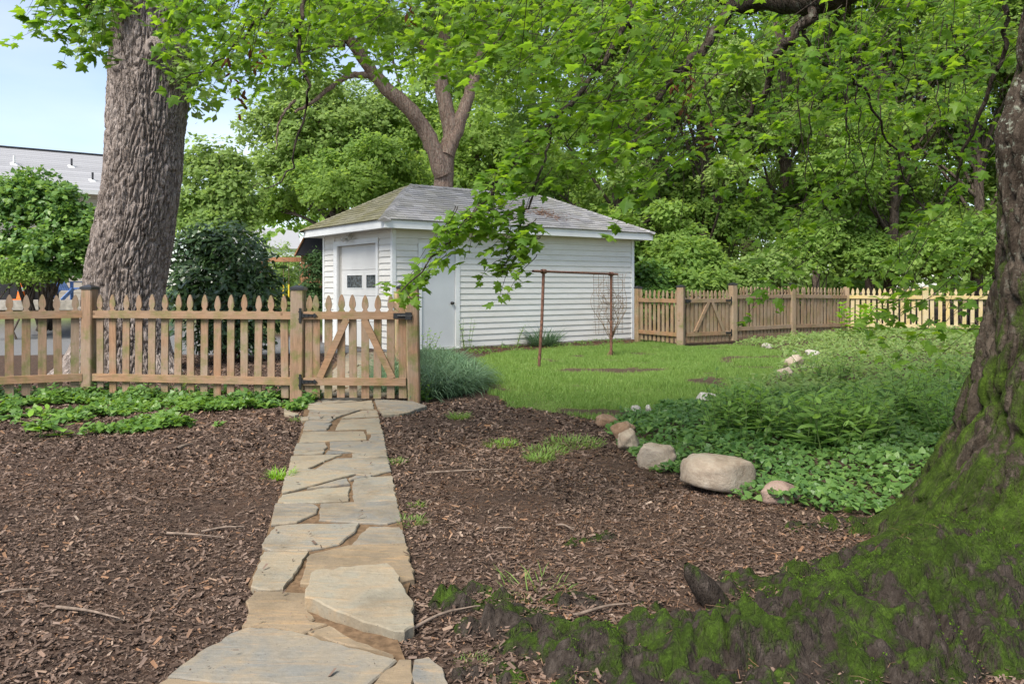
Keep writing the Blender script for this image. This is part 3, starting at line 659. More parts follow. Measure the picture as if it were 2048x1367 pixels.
# overhead door (front wall is x=0, y 0..GW)
mb = MB(); mb.box((-.03, .60, 0), (.05, .70, 2.36)); mb.box((-.03, 2.66, 0), (.05, 2.85, 2.36)); mb.box((-.03, .70, 2.25), (.05, 2.66, 2.36)); mb.build('door_frame', M['white_trim'], ga)
od = MB()
od = None
zs = [.0, .57, 1.13, 1.70, 2.25]; gd = None
for k in range(4):
    m = MB(); x = .085
    if k == 2:
        m.box((x, .705, zs[k]+.004), (x+.04, 2.655, 1.28)); m.box((x, .705, 1.60), (x+.04, 2.655, zs[k+1]-.004))
        ys = [.705, .76, 1.22, 1.36, 1.96, 2.10, 2.56, 2.655]
        ys = [.705, .80, 1.30, 1.46, 2.06, 2.655]
        for a, b in ((.705, .78), (1.38, 1.55), (2.36, 2.655)): m.box((x, a, 1.28), (x+.04, b, 1.60))
    else: m.box((x, .705, zs[k]+.004), (x+.04, 2.655, zs[k+1]-.004))
    pnl = m.build('door_panel', M['garage_door'], ga)
    if k == 2:
        for a, b in ((.78, 1.38), (1.55, 2.36)):
            f = MB(); e = .02
            f.box((x-.008, a, 1.28), (x+.0, b, 1.28+e)); f.box((x-.008, a, 1.60-e), (x+.0, b, 1.60)); f.box((x-.008, a, 1.28+e), (x, a+e, 1.60-e)); f.box((x-.008, b-e, 1.28+e), (x, b, 1.60-e))
            f.build('window_frame', M['white_trim'], pnl)
            MB().box((x+.012, a, 1.28), (x+.018, b, 1.60)).build('window_pane', M['glass'], pnl)
# security lamp
m = MB(); m.tube([(-.0, 1.95, 2.45), (-.05, 1.95, 2.45)], .05, 10)
sl = m.build('security_lamp', M['lamp_white'], ga)
for dy in (-.08, .08): MB().tube([(-.04, 1.95+dy*.5, 2.45), (-.08, 1.95+dy, 2.43), (-.15, 1.95+dy*1.6, 2.37), (-.17, 1.95+dy*1.7, 2.355)], [.02, .03, .06, .055], 10).build('lamp_head', M['lamp_white'], sl)
# eaves: soffit and fascia
mb = MB(); mb.box((-OV+.02, -OV+.02, EZ-.035), (GL+OV-.02, GW+OV-.02, EZ-.015)); mb.build('soffit', M['white_trim'], ga)
FZ0, FZ1 = EZ-.06, EZ+.105
MB().box((-OV, -OV, FZ0), (GL+OV, -OV+.022, FZ1)).build('fascia', M['white_trim'], ga)
MB().box((-OV, -OV+.022, FZ0), (-OV+.022, GW+OV, FZ1)).build('fascia', M['white_trim'], ga)
MB().box((GL+OV-.022, -OV+.022, FZ0), (GL+OV, GW+OV, FZ1)).build('fascia', M['white_trim'], ga)
MB().box((-OV+.022, GW+OV-.022, FZ0), (GL+OV-.022, GW+OV, FZ1)).build('fascia', M['white_trim'], ga)
ez = FZ1+.002; e0, e1, e2, e3 = (np.array(p) for p in ((-OV-.04, -OV-.04, ez), (GL+OV+.04, -OV-.04, ez), (GL+OV+.04, GW+OV+.04, ez), (-OV-.04, GW+OV+.04, ez)))
k0, k1 = np.array((RA, GW/2, RZ)), np.array((RB, GW/2, RZ))
mb = MB(); mb.add([e0, e1, e2, e3, k0, k1], [np.array([(0,1,5,4),(2,3,4,5)]), np.array([(3,0,4),(1,2,5)])]); mb.build('roof_deck', M['shingle'], ga)
def shingles(ea, eb, ta, tb, mat, tabw=.30, expo=.135, single=True, lim=300):
    """individual tabs on the slope whose eave is ea-eb and whose top edge is ta-tb"""
    ea, eb, ta, tb = (np.array(v, float) for v in (ea, eb, ta, tb)); s = (eb-ea)/np.linalg.norm(eb-ea)
    nrm = np.cross(s, (ta-ea)); nrm /= np.linalg.norm(nrm); up = np.cross(nrm, s)
    H = (ta-ea)@up; W = np.linalg.norm(eb-ea); la = (ta-ea)@s; lb = (tb-ea)@s; out = []
    nrow = int(math.ceil(H/expo))
    for r in range(nrow):
        h0, h1 = r*expo, min((r+1)*expo+.02, H); x = -rng.uniform(0, tabw)
        L0, L1, R0, R1 = la*h0/H, la*h1/H, W+(lb-W)*h0/H, W+(lb-W)*h1/H
        while x < W:
            w_ = tabw*rng.uniform(.75, 1.2); a, b = x, x+w_-.007; x += w_
            ab, bb = max(a, L0), min(b, R0); at_, bt = max(a, L1), min(b, R1)
            if bb-ab < .02: continue
            if bt < at_: at_ = bt = (max(at_, min(bt, R1))+min(bt, R1))/2 if False else min(max((a+b)/2, L1), R1)
            lift = .016+rng.uniform(0, .006); t0 = .005
            q = [ea+s*p+up*h+nrm*z for p, h, z in ((ab, h0, lift), (bb, h0, lift), (bt, h1, t0), (at_, h1, t0), (ab, h0, .0), (bb, h0, .0))]
            out.append(np.array(q))
    Fs = np.array([(0,1,2,3),(4,5,1,0)])
    if single:
        for q in out[:lim]:
            link('shingle', mesh('shingle', q, [Fs, np.array([(4,0,3),(1,5,2)])]), mat, ga)
        out = out[lim:]
    if out:
        m = MB()
        for q in out: m.add(q, Fs)
        o = m.build('shingles', mat, ga); o['kind'] = 'stuff'
shingles(e0, e1, k0, k1, M['shingle'], single=True, lim=300)
shingles(e3, e0, k0, k0, M['shingle_moss'], .30, single=False); shingles(e1, e2, k1, k1, M['shingle'], .3, .135, False); shingles(e2, e3, k1, k0, M['shingle'], .4, .2, False)
def caps(a, b, mat):
    a, b = np.array(a, float), np.array(b, float); n = int(np.linalg.norm(b-a)/.14); d = (b-a)/np.linalg.norm(b-a); sd_ = np.cross(d, (0, 0, 1.)); sd_ /= np.linalg.norm(sd_); up = np.cross(sd_, d)
    for k in range(n):
        p = a+d*(k*.14); q = p+d*.17; hw = .13
        V = [p-sd_*hw+up*-.028, p+up*.034, p+sd_*hw+up*-.028, q-sd_*hw+up*-.042, q+up*.02, q+sd_*hw+up*-.042, p-sd_*hw+up*-.05, p+sd_*hw-up*.05]
        link('hip_cap', mesh('hip_cap', V, [np.array([(0,3,4,1),(1,4,5,2)]), np.array([(0,1,6),(1,2,7)]), np.array([(6,1,7)])]), mat, ga)
caps(e0, k0, M['shingle']); caps(e1, k1, M['shingle']); caps(k0, k1, M['shingle']); caps(e3, k0, M['shingle_moss']); caps(e2, k1, M['shingle'])
mb = MB(); V = []; sv = k0-np.array([k0[0], e0[1], ez]); 
for k in range(170):
    a_ = 4.3+rng.normal(0, .32); f_ = np.clip(.38+rng.normal(0, .09)-(a_-4.3)*.12, .1, .8); c_ = np.array([a_, e0[1]+(GW/2-e0[1])*f_, ez+(RZ-ez)*f_+.03]); d_ = np.array([math.cos(k), .6*math.sin(k), .32*math.sin(k)])*.08; mb.bar(c_-d_, c_+d_, .010, .003)
o = mb.build('roof_needles', M['needle']); o.location = (A0[0], A0[1], 0); o.rotation_euler = (0, 0, GR); tag(o, 'patch of fallen orange pine needles on the garage roof', 'needles', kind='stuff')
ga_w = lambda a, b, z: (A0[0]+ua[0]*a+va[0]*b, A0[1]+ua[1]*a+va[1]*b, z)

# ------------------------------------------------------------------ rusty clothes-line frame with dead vine
cf = empty('pipe_frame', (.44, 13.25, 0)); tag(cf, 'rusty pipe clothes-line frame leaning in front of the garage wall', 'frame')
def cpart(o): o.parent = cf; o.matrix_parent_inverse = Matrix.Translation((-.44, -13.25, 0)); return o
pA0, pA1, pB0, pB1 = np.array([.44, 13.25, -.1]), np.array([.525, 13.28, 1.585]), np.array([1.885, 15.2, -.1]), np.array([1.885, 15.2, 1.57])
cpart(MB().tube([pA0, (pA0+pA1)/2+[.012, 0, 0], pA1], .026, 10).build('post', M['rust'], None, True)); cpart(MB().tube([pB0, pB1], .026, 10).build('post', M['rust'], None, True))
dv = (pB1-pA1)/np.linalg.norm(pB1-pA1); cpart(MB().tube([pA1-dv*.32, pA1+dv*1., pB1+dv*.25], .021, 10).build('crossbar', M['rust'], None, True))
for p in (pA1, pB1): cpart(MB().tube([p-dv*.06, p-dv*.03, p+dv*.03, p+dv*.06], [.036, .042, .042, .036], 10).build('fitting', M['rust'], None, True))
wm = MB(); W0 = np.array([1.55, 15.2]); wd = np.array([.96, .28])
def wp(s, z): return np.array([W0[0]+wd[0]*s, W0[1]+wd[1]*s, z])
for k in range(7): wm.tube([wp(k*.1, 1.58), wp(k*.1+rng.normal(0, .01), 1.0), wp(k*.1+rng.normal(0, .03), .42)], .0035, 4)
for k in range(12): wm.tube([wp(-.01, 1.56-k*.1), wp(.3, 1.56-k*.1+rng.normal(0, .01)), wp(.62, 1.56-k*.1)], .0035, 4)
cpart(wm.build('wire_mesh', M['wire']))
vm = MB()
for k in range(15):
    s = rng.uniform(.05, .6); pts = [wp(.36+rng.normal(0, .05), .0)+[0, rng.normal(0, .03), 0]]; z = 0
    lim = rng.uniform(.8, 1.6)
    while z < lim: z += .16; s += rng.normal(0, .09); s = np.clip(s, -.05, .68); f = sstep(.2, 1.0, z); pts.append(wp(.36*(1-f)+s*f, z)+[0, rng.normal(0, .03), 0])
    vm.tube(smooth_path(pts, len(pts)*3), np.linspace(.006, .003, len(pts)*3), 5)
for k in range(9):
    c = wp(rng.uniform(.05, .6), rng.uniform(.8, 1.35)); r = rng.uniform(.08, .2); th = np.linspace(0, rng.uniform(4, 6.5), 16)
    vm.tube(np.stack([c[0]+r*np.cos(th)*.96, c[1]+r*np.cos(th)*.28+.02*np.sin(3*th), c[2]+r*.8*np.sin(th)], -1), .0032, 4)
tag(vm.build('dead_vine', M['dead_vine']), 'tangled dry vine climbing the wire on the rusty pipe frame', 'vine')

# ------------------------------------------------------------------ trunks
fl_right_ref = {}
def trunk(name, line, seg, nz_, amp, freq, mat, parent, flare=None, seed=0., zst=.16):
    """line: rows of (z, cx, cy, r)"""
    line = np.array(line, float); zz = np.linspace(line[0, 0], line[-1, 0], nz_)
    cx, cy, r = (np.interp(zz, line[:, 0], line[:, i]) for i in (1, 2, 3))
    k = max(3, nz_//30); ker = np.hanning(2*k+1); ker /= ker.sum()
    sm = lambda a: np.convolve(np.pad(a, k, mode='edge'), ker, 'valid')
    cx, cy, r = sm(cx), sm(cy), sm(r)
    th = np.linspace(0, 2*np.pi, seg, endpoint=False); TH, ZZ = np.meshgrid(th, zz)
    rr = np.repeat(r[:, None], seg, 1)
    if flare is not None: rr = rr+flare(TH, ZZ)
    cx_, cy_ = np.cos(TH), np.sin(TH); mr = r.mean()
    p = np.stack([cx_*mr, cy_*mr, ZZ*zst], -1)*freq+seed
    wv = noise3(p*.3+5)*1.3; wv2 = noise3(p*.3+15)*1.3
    p2 = p+np.stack([wv, wv2, .3*wv], -1)
    n1 = noise3(p2); n2 = noise3(p2*1.7+9); n3 = noise3(np.stack([cx_*mr, cy_*mr, ZZ*.3], -1)*freq*2.2+3); n4 = noise3(np.stack([cx_*mr, cy_*mr, ZZ], -1)*freq*5+8)
    plate = noise3(np.stack([cx_*mr, cy_*mr, ZZ*.5], -1)*freq*.6+21); brk = np.exp(-(noise3(np.stack([cx_*mr*.6, cy_*mr*.6, ZZ*1.3], -1)*freq*.8+2)/.07)**2)
    disp = amp*(-1.25*np.exp(-(n1/.13)**2)-.75*np.exp(-(n2/.13)**2)-.22*brk+.18*n3+.12*n4+.3*plate)+amp*1.1*noise3(np.stack([cx_, cy_, ZZ*.7], -1)*1.3+seed)
    rr = rr+disp*(1+1.0*np.exp(-np.clip(ZZ, 0, 9)/.5) if flare is fl_right_ref.get('f') else 1.)
    V = np.stack([cx[:, None]+rr*cx_, cy[:, None]+rr*cy_, ZZ], -1).reshape(-1, 3)
    i = np.arange(nz_-1)[:, None]*seg; j = np.arange(seg)[None]; k2 = (j+1) % seg
    Fq = np.stack([i+j, i+k2, i+seg+k2, i+seg+j], -1).reshape(-1, 4)
    return link(name, mesh(name, V, Fq, True), mat, parent)
# left big tree
D1 = 12.5
def lt(py, px, wpx): p = P(px, py, D1); return (p[2], p[0], D1, wpx*.93/2/F*D1)
lt_ = empty('big_tree', (-6.05, 12.5, 0)); tag(lt_, 'massive furrowed grey-brown tree trunk standing behind the left picket fence', 'tree')
rows = [(-.15, -6.02, D1, .76)]+[lt(*a) for a in [(700,250,180),(640,251,166),(590,253,160),(536,257,164),(420,277,160),(340,288,160),(260,293,161),(197,298,162),(120,301,160),(50,302,158),(0,301,158),(-300,305,150)]]
def fl_left(th, z): return np.exp(-np.clip(z, 0, 9)/.32)*(.03+.24*np.clip(np.cos(th-R(195)), 0, 1)**3+.2*np.clip(np.cos(3*th+.6), 0, 1)**2)+.05*np.cos(3*th+1)*np.exp(-z/1.5)
o = trunk('trunk', rows, 400, 420, .036, 19., M['bark_left'], None, fl_left); o.parent = lt_; o.matrix_parent_inverse = Matrix.Translation((6.05, -12.5, 0))
def knot(px, py, r, parent, dep):
    c = P(px, py, dep); ph = np.linspace(0, 2*np.pi, 20, endpoint=False); V = []; rs = [(1.3, -.06), (.95, .015), (.6, .04), (.36, .035), (.26, -.01), (.1, -.03)]
    for f, h in rs:
        for a in ph:
            q = 1+.18*noise3(np.array([[np.cos(a)*2, np.sin(a)*2, px*.1+f]]))[0]; V.append((c[0]+r*f*q*np.cos(a), c[1]-h*r/.1, c[2]+1.25*r*f*q*np.sin(a)))
    n = 20; Fq = [(k*n+i, k*n+(i+1) % n, (k+1)*n+(i+1) % n, (k+1)*n+i) for k in range(5) for i in range(n)]
    o = link('knot', mesh('knot', V, np.array(Fq), True), M['bark_left']); o.parent = parent; o.matrix_parent_inverse = Matrix.Translation((6.05, -12.5, 0))
knot(236, 125, .10, lt_, 11.99); knot(305, 95, .12, lt_, 11.93)
# small leafy shoots growing from that trunk and its own crown above the frame
cr = lobes_leaves([tuple(P(205, 60, 12.3))+(.45, .4, .9), tuple(P(230, 15, 12.0))+(.5, .4, .5), tuple(P(365, 150, 12.4))+(.5, .4, .7), tuple(P(398, 200, 12.4))+(.35, .3, .4)], 1500, .11, .2, 14)
o = link('foliage', mesh('foliage', *cr), M['leaf_b']); o['kind'] = 'stuff'; o.parent = lt_; o.matrix_parent_inverse = Matrix.Translation((6.05, -12.5, 0))
o = limbs_to([(-8.5,13,10.5,1,1,1), (-3.2,13.5,11,1,1,1), (-6,15.5,11.5,1,1,1)], (-5.65, 12.5, 7.3), (-5.7, 12.7, 12), .55).build('limbs', M['bark_left'], None, True); o.parent = lt_; o.matrix_parent_inverse = Matrix.Translation((6.05, -12.5, 0))
cr = lobes_leaves([(-8.5,13,11,2.6,2.6,1.8), (-3.2,13.8,11.4,2.6,2.6,1.8), (-6,16,12,2.8,2.8,2), (-5.8,12.7,13,2.6,2.6,1.8)], 8000, .15, .5, 22)
o = link('foliage', mesh('foliage', *cr), M['leaf_a']); o['kind'] = 'stuff'; o.parent = lt_; o.matrix_parent_inverse = Matrix.Translation((6.05, -12.5, 0))

# right mossy tree
TX, TY = 2.97, 4.1
mt = empty('mossy_tree', (TX, TY, 0)); tag(mt, 'dark moss-covered tree at the right edge with overhanging maple-like branches', 'tree')
def mch(o): o.parent = mt; o.matrix_parent_inverse = Matrix.Translation((-TX, -TY, 0)); return o
rows = [(-.2,TX,TY,.9),(.0,TX,TY,.78),(.17,TX,TY,.68),(.40,TX,TY,.59),(.64,TX,TY,.52),(1.07,TX,TY,.46),(1.5,TX,TY,.43),(2.04,TX,TY,.42),(2.13,TX,TY,.46),(2.28,TX,TY,.39),(2.5,TX+.03,TY,.345),(2.9,TX+.05,TY,.31),(3.6,TX+.06,TY,.29),(6.5,TX+.1,TY+.2,.24)]
def fl_right(th, z):
    zc = np.clip(z, 0, 9)
    lob = .62*np.clip(np.cos(th-R(192)), 0, 1)**5+.45*np.clip(np.cos(th-R(236)), 0, 1)**6+.25*np.clip(np.cos(th-R(150)), 0, 1)**5+.5*np.clip(np.cos(th-R(290)), 0, 1)**5+.35*np.clip(np.cos(th-R(30)), 0, 1)**4
    return lob*np.exp(-zc/.34)*.78+.055*np.cos(5*th+.4)*np.exp(-zc/1.3)
fl_right_ref['f'] = fl_right
mch(trunk('trunk', rows, 350, 350, .042, 12., M['bark_moss'], None, fl_right, 31.))
# roots as one heavy lumpy sheet
ROOTS = [([(2.3,3.75,.42),(1.75,3.35,.40),(1.10,3.05,.25),(.72,2.92,.19),(.41,2.92,.15),(.14,3.03,.13),(-.09,3.2,.11),(-.30,3.45,.08)], [.34,.30,.25,.23,.2,.16,.12,.08]),
         ([(2.4,3.5,.3),(1.7,3.0,.22),(1.19,2.83,.15),(.63,2.67,.12),(.2,2.6,.10),(-.02,2.46,.07)], [.3,.26,.22,.17,.12,.08]),
         ([(2.3,3.95,.3),(1.7,3.78,.17),(1.15,3.62,.10),(.9,3.55,.06)], [.28,.2,.14,.08]),
         ([(.41,2.92,.12),(.1,2.78,.10),(-.14,2.76,.06)], [.15,.1,.07]),
         ([(.14,3.03,.12),(.0,3.4,.08),(-.2,3.62,.06)], [.14,.1,.07]),
         ([(.62,4.25,.03),(.36,4.2,.055),(.15,4.18,.03)], [.08,.10,.06]), ([(2.3,4.55,.1),(1.85,4.48,.075),(1.55,4.45,.03)], [.15,.15,.08]),
         ([(.05,3.5,.04),(.3,3.42,.07),(.55,3.35,.06)], [.07,.11,.08]), ([(2.5,3.2,.3),(2.1,2.7,.15),(1.8,2.35,.08)], [.3,.22,.14])]
rx = np.arange(-.5, 3.3, .014); ry = np.arange(2.1, 4.75, .014); RX, RY = np.meshgrid(rx, ry); RH = np.full(RX.shape, -.06)
wx = .05*noise3(xy0(RX, RY, 3.1, 2.)); wy = .05*noise3(xy0(RX, RY, 3.1, 7.))
for ri_, (pts, rad) in enumerate(ROOTS):
    pts = np.array(pts); q = smooth_path(np.c_[pts, np.array(rad)], 40)
    for a in q:
        d2 = (RX+wx-a[0])**2+(RY+wy-a[1])**2; r_ = a[3]; f = np.clip(1-d2/(r_*r_*(1.9 if ri_ == 0 else 1.3)), 0, 1); h = (a[2]*(.76 if ri_ == 0 else .62)+.05)*f**.7-.05
        RH = np.maximum(RH, np.where(f > 0, h, -.06))
msk = sstep(-.05, .03, RH); an_ = np.arctan2(RY-TY, RX-TX); rd_ = np.hypot(RX-TX, RY-TY); gp = np.stack([an_*11+1.2*wx*20, rd_*2.2, 0*an_], -1)
RH = RH+msk*(-.045*np.exp(-(noise3(gp)/.12)**2)-.03*np.exp(-(noise3(gp*2.1+4)/.13)**2)+.055*noise3(xy0(RX, RY, 7.5, 1.))+.026*noise3(xy0(RX, RY, 16, 5.))+.013*noise3(xy0(RX, RY, 38, 8.))-.02*np.clip(1-np.abs(noise3(np.stack([RX*4, RY*11, 0*RX], -1)))*4, 0, 1))
RZ_ = gz(RX, RY)+RH; n_x = len(rx); n_y = len(ry); ii = (np.arange(n_y-1)[:, None]*n_x+np.arange(n_x-1)[None])
Fq = np.stack([ii, ii+1, ii+n_x+1, ii+n_x], -1).reshape(-1, 4)
keep = (RH.ravel()[Fq] > -.058).any(1); Fq = Fq[keep]; used = np.unique(Fq); remap = np.zeros(n_x*n_y, int); remap[used] = np.arange(len(used))
RV = np.stack([RX, RY, RZ_], -1).reshape(-1, 3)
mch(link('surface_roots', mesh('surface_roots', RV[used], remap[Fq], True), M['bark_root']))
def root_z(x, y):
    i = np.clip(((np.asarray(y)-ry[0])/.014).astype(int), 0, n_y-1); j = np.clip(((np.asarray(x)-rx[0])/.014).astype(int), 0, n_x-1)
    ins = (np.asarray(x) > rx[0]) & (np.asarray(x) < rx[-1]) & (np.asarray(y) > ry[0]) & (np.asarray(y) < ry[-1])
    return np.where(ins, np.maximum(RZ_[i, j], gz(x, y)), gz(x, y))
s0 = G(1395, 1185, .06)
o = mch(MB().tube([s0+[.1,.05,-.08], s0+[.03,.01,.02], s0+[-.03,0,.09], s0+[-.05,0,.125]], [.06,.055,.035,.008], 8).build('root_stub', M['bark_root'], None, True))
# moss tufts on roots and flare: short blades
nm = 42000; mx_ = rng.uniform(-.2, 2.3, nm); my_ = rng.uniform(2.3, 4.5, nm)
hh = root_z(mx_, my_)-gz(mx_, my_); ms = noise3(xy0(mx_, my_, 2.6, 3.))+.5*noise3(xy0(mx_, my_, 7, 6.))+.22*mx_-.45
kp = (hh > .02) & (ms > .0); mx_, my_ = mx_[kp], my_[kp]; N = len(mx_)
pos = np.stack([mx_, my_, root_z(mx_, my_)-.002], -1)
V, Fs = scatter([(-.4,0,0),(.4,0,0),(0,.5,1)], np.array([(0,1,2)]), pos, frames(np.array([0,0,1.])+rng.normal(0,.5,(N,3))), rng.uniform(.004,.009,N))
o = mch(link('moss', mesh('moss', V, Fs), m_leaf('moss tuft', (.03,.06,.007), (.05,.095,.01), (.085,.15,.016), .2, .9, .05))); o['kind'] = 'stuff'

# limbs, twigs and leaves of the mossy tree
lm = MB()
def limb(pts, r0, r1, n=24, seg=8):
    p = smooth_path(pts, n); p[1:-1] += rng.normal(0, .012, (n-2, 3)); lm.tube(p, np.linspace(r0, r1, n), seg); return p
top1 = np.array([2.95, 4.15, 4.3])
limb([top1, P(1850,-160,4.8), P(1660,-10,5.2), P(1560,-8,5.6), P(1470,0,6.0), P(1350,-60,6.6), P(1150,-120,7.4)], .15, .05)
limb([P(1645,0,5.2), P(1590,70,5.3), P(1553,110,5.4), P(1533,176,5.5), P(1488,244,5.6), P(1430,250,5.7)], .042, .009)
limb([P(1464,10,6.0), P(1415,90,5.9), P(1349,152,5.8), P(1300,221,5.7), P(1247,325,5.6)], .044, .009)
limb([P(1607,60,5.3), P(1648,131,5.4), P(1710,156,5.6), P(1771,266,5.8), P(1830,400,6.0)], .016, .005)
limb([P(2005,-30,5), P(2005,82,5), P(1939,287,5.2), P(1886,401,5.4), P(1828,426,5.5)], .018, .005)
limb([P(1350,-60,6.6), P(1273,0,5.4), P(1216,110,5.0), P(1111,237,4.7), P(1023,325,4.5), P(950,430,4.4), P(870,510,4.35), P(797,588,4.3)], .024, .003, 34)
limb([P(1111,237,4.7), P(1075,360,4.5), P(1030,470,4.4), P(1005,545,4.4)], .008, .003)
limb([top1+[0,.3,.6], P(1200,-300,7), P(800,-200,7), P(640,-80,6), P(609,0,5.5), P(599,78,5.4), P(613,164,5.3), P(603,250,5.3), P(572,359,5.3), P(505,375,5.3)], .028, .003, 50, 6)
limb([P(800,-200,7), P(500,-160,6), P(300,-90,5.6), P(190,0,5.4), P(120,70,5.3)], .03, .004)
limb([P(640,-80,6), P(520,40,5.7), P(440,120,5.6), P(350,165,5.5)], .012, .003)
limb([P(1230,15,5.2), P(1300,95,5.3), P(1345,140,5.3)], .012, .004); limb([P(1140,60,5.3), P(1170,120,5.2), P(1200,150,5.2)], .010, .004)
for k in range(34):
    a = rng.uniform(1330, 1960); b = rng.uniform(20, 220); d_ = rng.uniform(5.2, 7.5); l_ = rng.uniform(150, 330); e_ = rng.uniform(-70, 90)
    limb([P(a, b, d_), P(a+e_*.15, b+l_*.35, d_), P(a+e_*.5, b+l_*.7, d_+.1), P(a+e_, b+l_, d_+.2)], .0055, .002, 14, 4)
sp = []
def region(n, fpx, fpy, d0, d1, ok=None, ln=(.25, .5)):
    c = 0
    while c < n:
        px = rng.uniform(*fpx); py = rng.uniform(*fpy)
        if ok is not None and not ok(px, py): continue
        sp.append((P(px, py, rng.uniform(d0, d1)), rng.uniform(*ln))); c += 1
nn = lambda px, py, s: float(noise3(np.array([[px*s, py*s, 2.]]))[0])
region(370, (1250, 2010), (-90, 400), 4.6, 9.5, lambda x, y: nn(x, y, .009) > -.38-.0007*(400-y) and rng.random() > (y-130)/330)
region(205, (880, 1330), (-90, 400), 4.2, 7, lambda x, y: y < 40+(x-880)*.95 and nn(x, y, .011) > -.3)
region(130, (320, 720), (-90, 230), 5, 7.5, lambda x, y: y < 240-abs(x-470)*.95 and nn(x, y, .012) > -.2)
region(30, (85, 235), (-60, 75), 5, 5.6, lambda x, y: y < 95-abs(x-150)*.7)
region(110, (640, 960), (-90, 110), 5, 8, lambda x, y: nn(x, y, .012) > -.1)
region(48, (1480, 1960), (380, 600), 5.5, 8.5, lambda x, y: nn(x, y, .01) > -.1)
region(14, (1760, 1930), (580, 680), 5.0, 6)
for pth, n, s in (([(1111,237),(1023,325),(950,430),(870,510),(797,588)], 34, 15), ([(1075,360),(1030,470),(1005,545)], 13, 18), ([(1100,330),(1040,400),(960,450),(900,470)], 14, 20)):
    q = smooth_path([(a, b, 0) for a, b in pth], 60)
    for k in range(n):
        a = q[int(rng.uniform(0, 59))]; sp.append((P(a[0]+rng.normal(0, s), a[1]+rng.normal(0, s*.6), rng.uniform(4.25, 4.6)), rng.uniform(.15, .28)))
lp, lnr, lro, lsz = [], [], [], []
tw = MB()
for c, ln in sp:
    # twigs hang outwards from the tree: mostly down and to the left
    d = np.array([-.75, .12, -.62])+rng.normal(0, .38, 3); d /= np.linalg.norm(d)
    st = c-d*ln*.5; en = c+d*ln*.5+np.array([0, 0, -.06]); up = st-d*(rng.uniform(.08, .3) if ln > .29 else .02)+np.array([0, 0, rng.uniform(.0, .12) if ln > .29 else .01])
    pth = smooth_path([up, st, c, en], 9); tw.tube(pth, np.linspace(.0032, .0012, 9), 3)
    m = int(rng.integers(9, 16))
    for k in range(m):
        t = rng.uniform(.3, 1); p = pth[min(8, int(t*8.99))]; side = np.cross(d, (0, 0, 1.)); side /= np.linalg.norm(side)+1e-6
        sgn = 1 if k % 2 else -1; o_ = side*sgn*rng.uniform(.02, .09)+np.array([0, 0, rng.uniform(-.05, .01)])
        lp.append(p+o_); nr = np.array([0, -.18, 1.])+rng.normal(0, .42, 3); lnr.append(nr); lro.append(side*sgn*.8+d*.7+np.array([0, 0, -.55])+rng.normal(0, .3, 3)); lsz.append(rng.uniform(.045, .080) if ln < .29 else rng.uniform(.048, .100))
lp, lnr, lro, lsz = map(np.array, (lp, lnr, lro, lsz)); fr = frames(lnr, lro)
mch(lm.build('limbs', M['bark_dark'], None, True)); mch(tw.build('twigs', M['bark_dark'], None, True))
ppx = CX+F*lp[:, 0]/lp[:, 1]; ppy = HY-F*(lp[:, 2]-CAMH)/lp[:, 1]; inf = (ppx > 5) & (ppx < 2043) & (ppy > 5) & (ppy < 1350)
score = np.where(inf, lsz/lp[:, 1], 0); top = np.argsort(-score)[:300]; rest = np.setdiff1d(np.arange(len(lp)), top)
lmesh = mesh('leaf', MAPLE_V, MAPLE_F); lmesh.materials.append(M['maple'])
for i in top:
    o = bpy.data.objects.new('leaf', lmesh); COL.objects.link(o); o.parent = mt
    o.matrix_local = Matrix.Translation(Vector(lp[i]-np.array([TX, TY, 0]))) @ Matrix(fr[i].tolist()).to_4x4() @ Matrix.Scale(lsz[i], 4)
V, Fs = scatter(MAPLE_V, MAPLE_F, lp[rest], fr[rest], lsz[rest]); o = mch(link('foliage', mesh('foliage', V, Fs), M['maple'])); o['kind'] = 'stuff'
# dead brown leaf clusters caught on the branches
dp = []
for px, py, d in ((1290,225,5.65),(1345,170,5.75),(1370,200,5.8),(1420,270,5.7),(505,110,5.5),(520,100,5.5),(480,195,5.4),(455,140,5.4),(1375,160,5.7),(820,30,5.6)):
    for k in range(9): dp.append(P(px, py+rng.uniform(-22, 30), d)+rng.normal(0, .018, 3))
dp = np.array(dp); N = len(dp); V, Fs = scatter(LG_V, LG_F, dp, frames(rng.normal(0, 1, (N, 3)), np.array([0, 0, -1.])+rng.normal(0, .4, (N, 3))), rng.uniform(.04, .08, N))
o = mch(link('dead_leaves', mesh('dead_leaves', V, Fs), M['dead_leaf'])); o['kind'] = 'stuff'
# its own crown, above the picture
cr = lobes_leaves([(2.5,5,8.5,3,3,1.6), (5.5,4.5,8.5,2.8,3,1.8), (3.5,2,8.8,2.8,2.4,1.6), (3,4,10.4,3,3,1.6)], 5000, .14, .5, 22)
o = mch(link('crown', mesh('crown', *cr), M['maple'])); o['kind'] = 'stuff'

# ------------------------------------------------------------------ trees behind
def ptree(name, label, base, lobes, n, size, mat, bark, r0, group=None, spray=.42, tmpl=(RH_V, RH_F)):
    e = empty(name, base); tag(e, label, 'tree', group); b = np.array(base)
    lb = [tuple(np.array(l[:3])-b)+tuple(l[3:]) for l in lobes]; tp = np.mean([l[:3] for l in lb], 0); tp[2] = max(l[2] for l in lb)
    limbs_to(lb, (0, 0, -.1), tp, r0).build('trunk', M[bark], e, True)
    o = link('crown', mesh('crown', *lobes_leaves(lb, n, size, spray, tmpl=tmpl)), M[mat], e); o['kind'] = 'stuff'
    return e
def plobe(px, py, d, rp, ry=None, rd=None):
    c = P(px, py, d); r = rp/F*d; return (*c, r, (rd or r*.9), (ry or rp)/F*d)
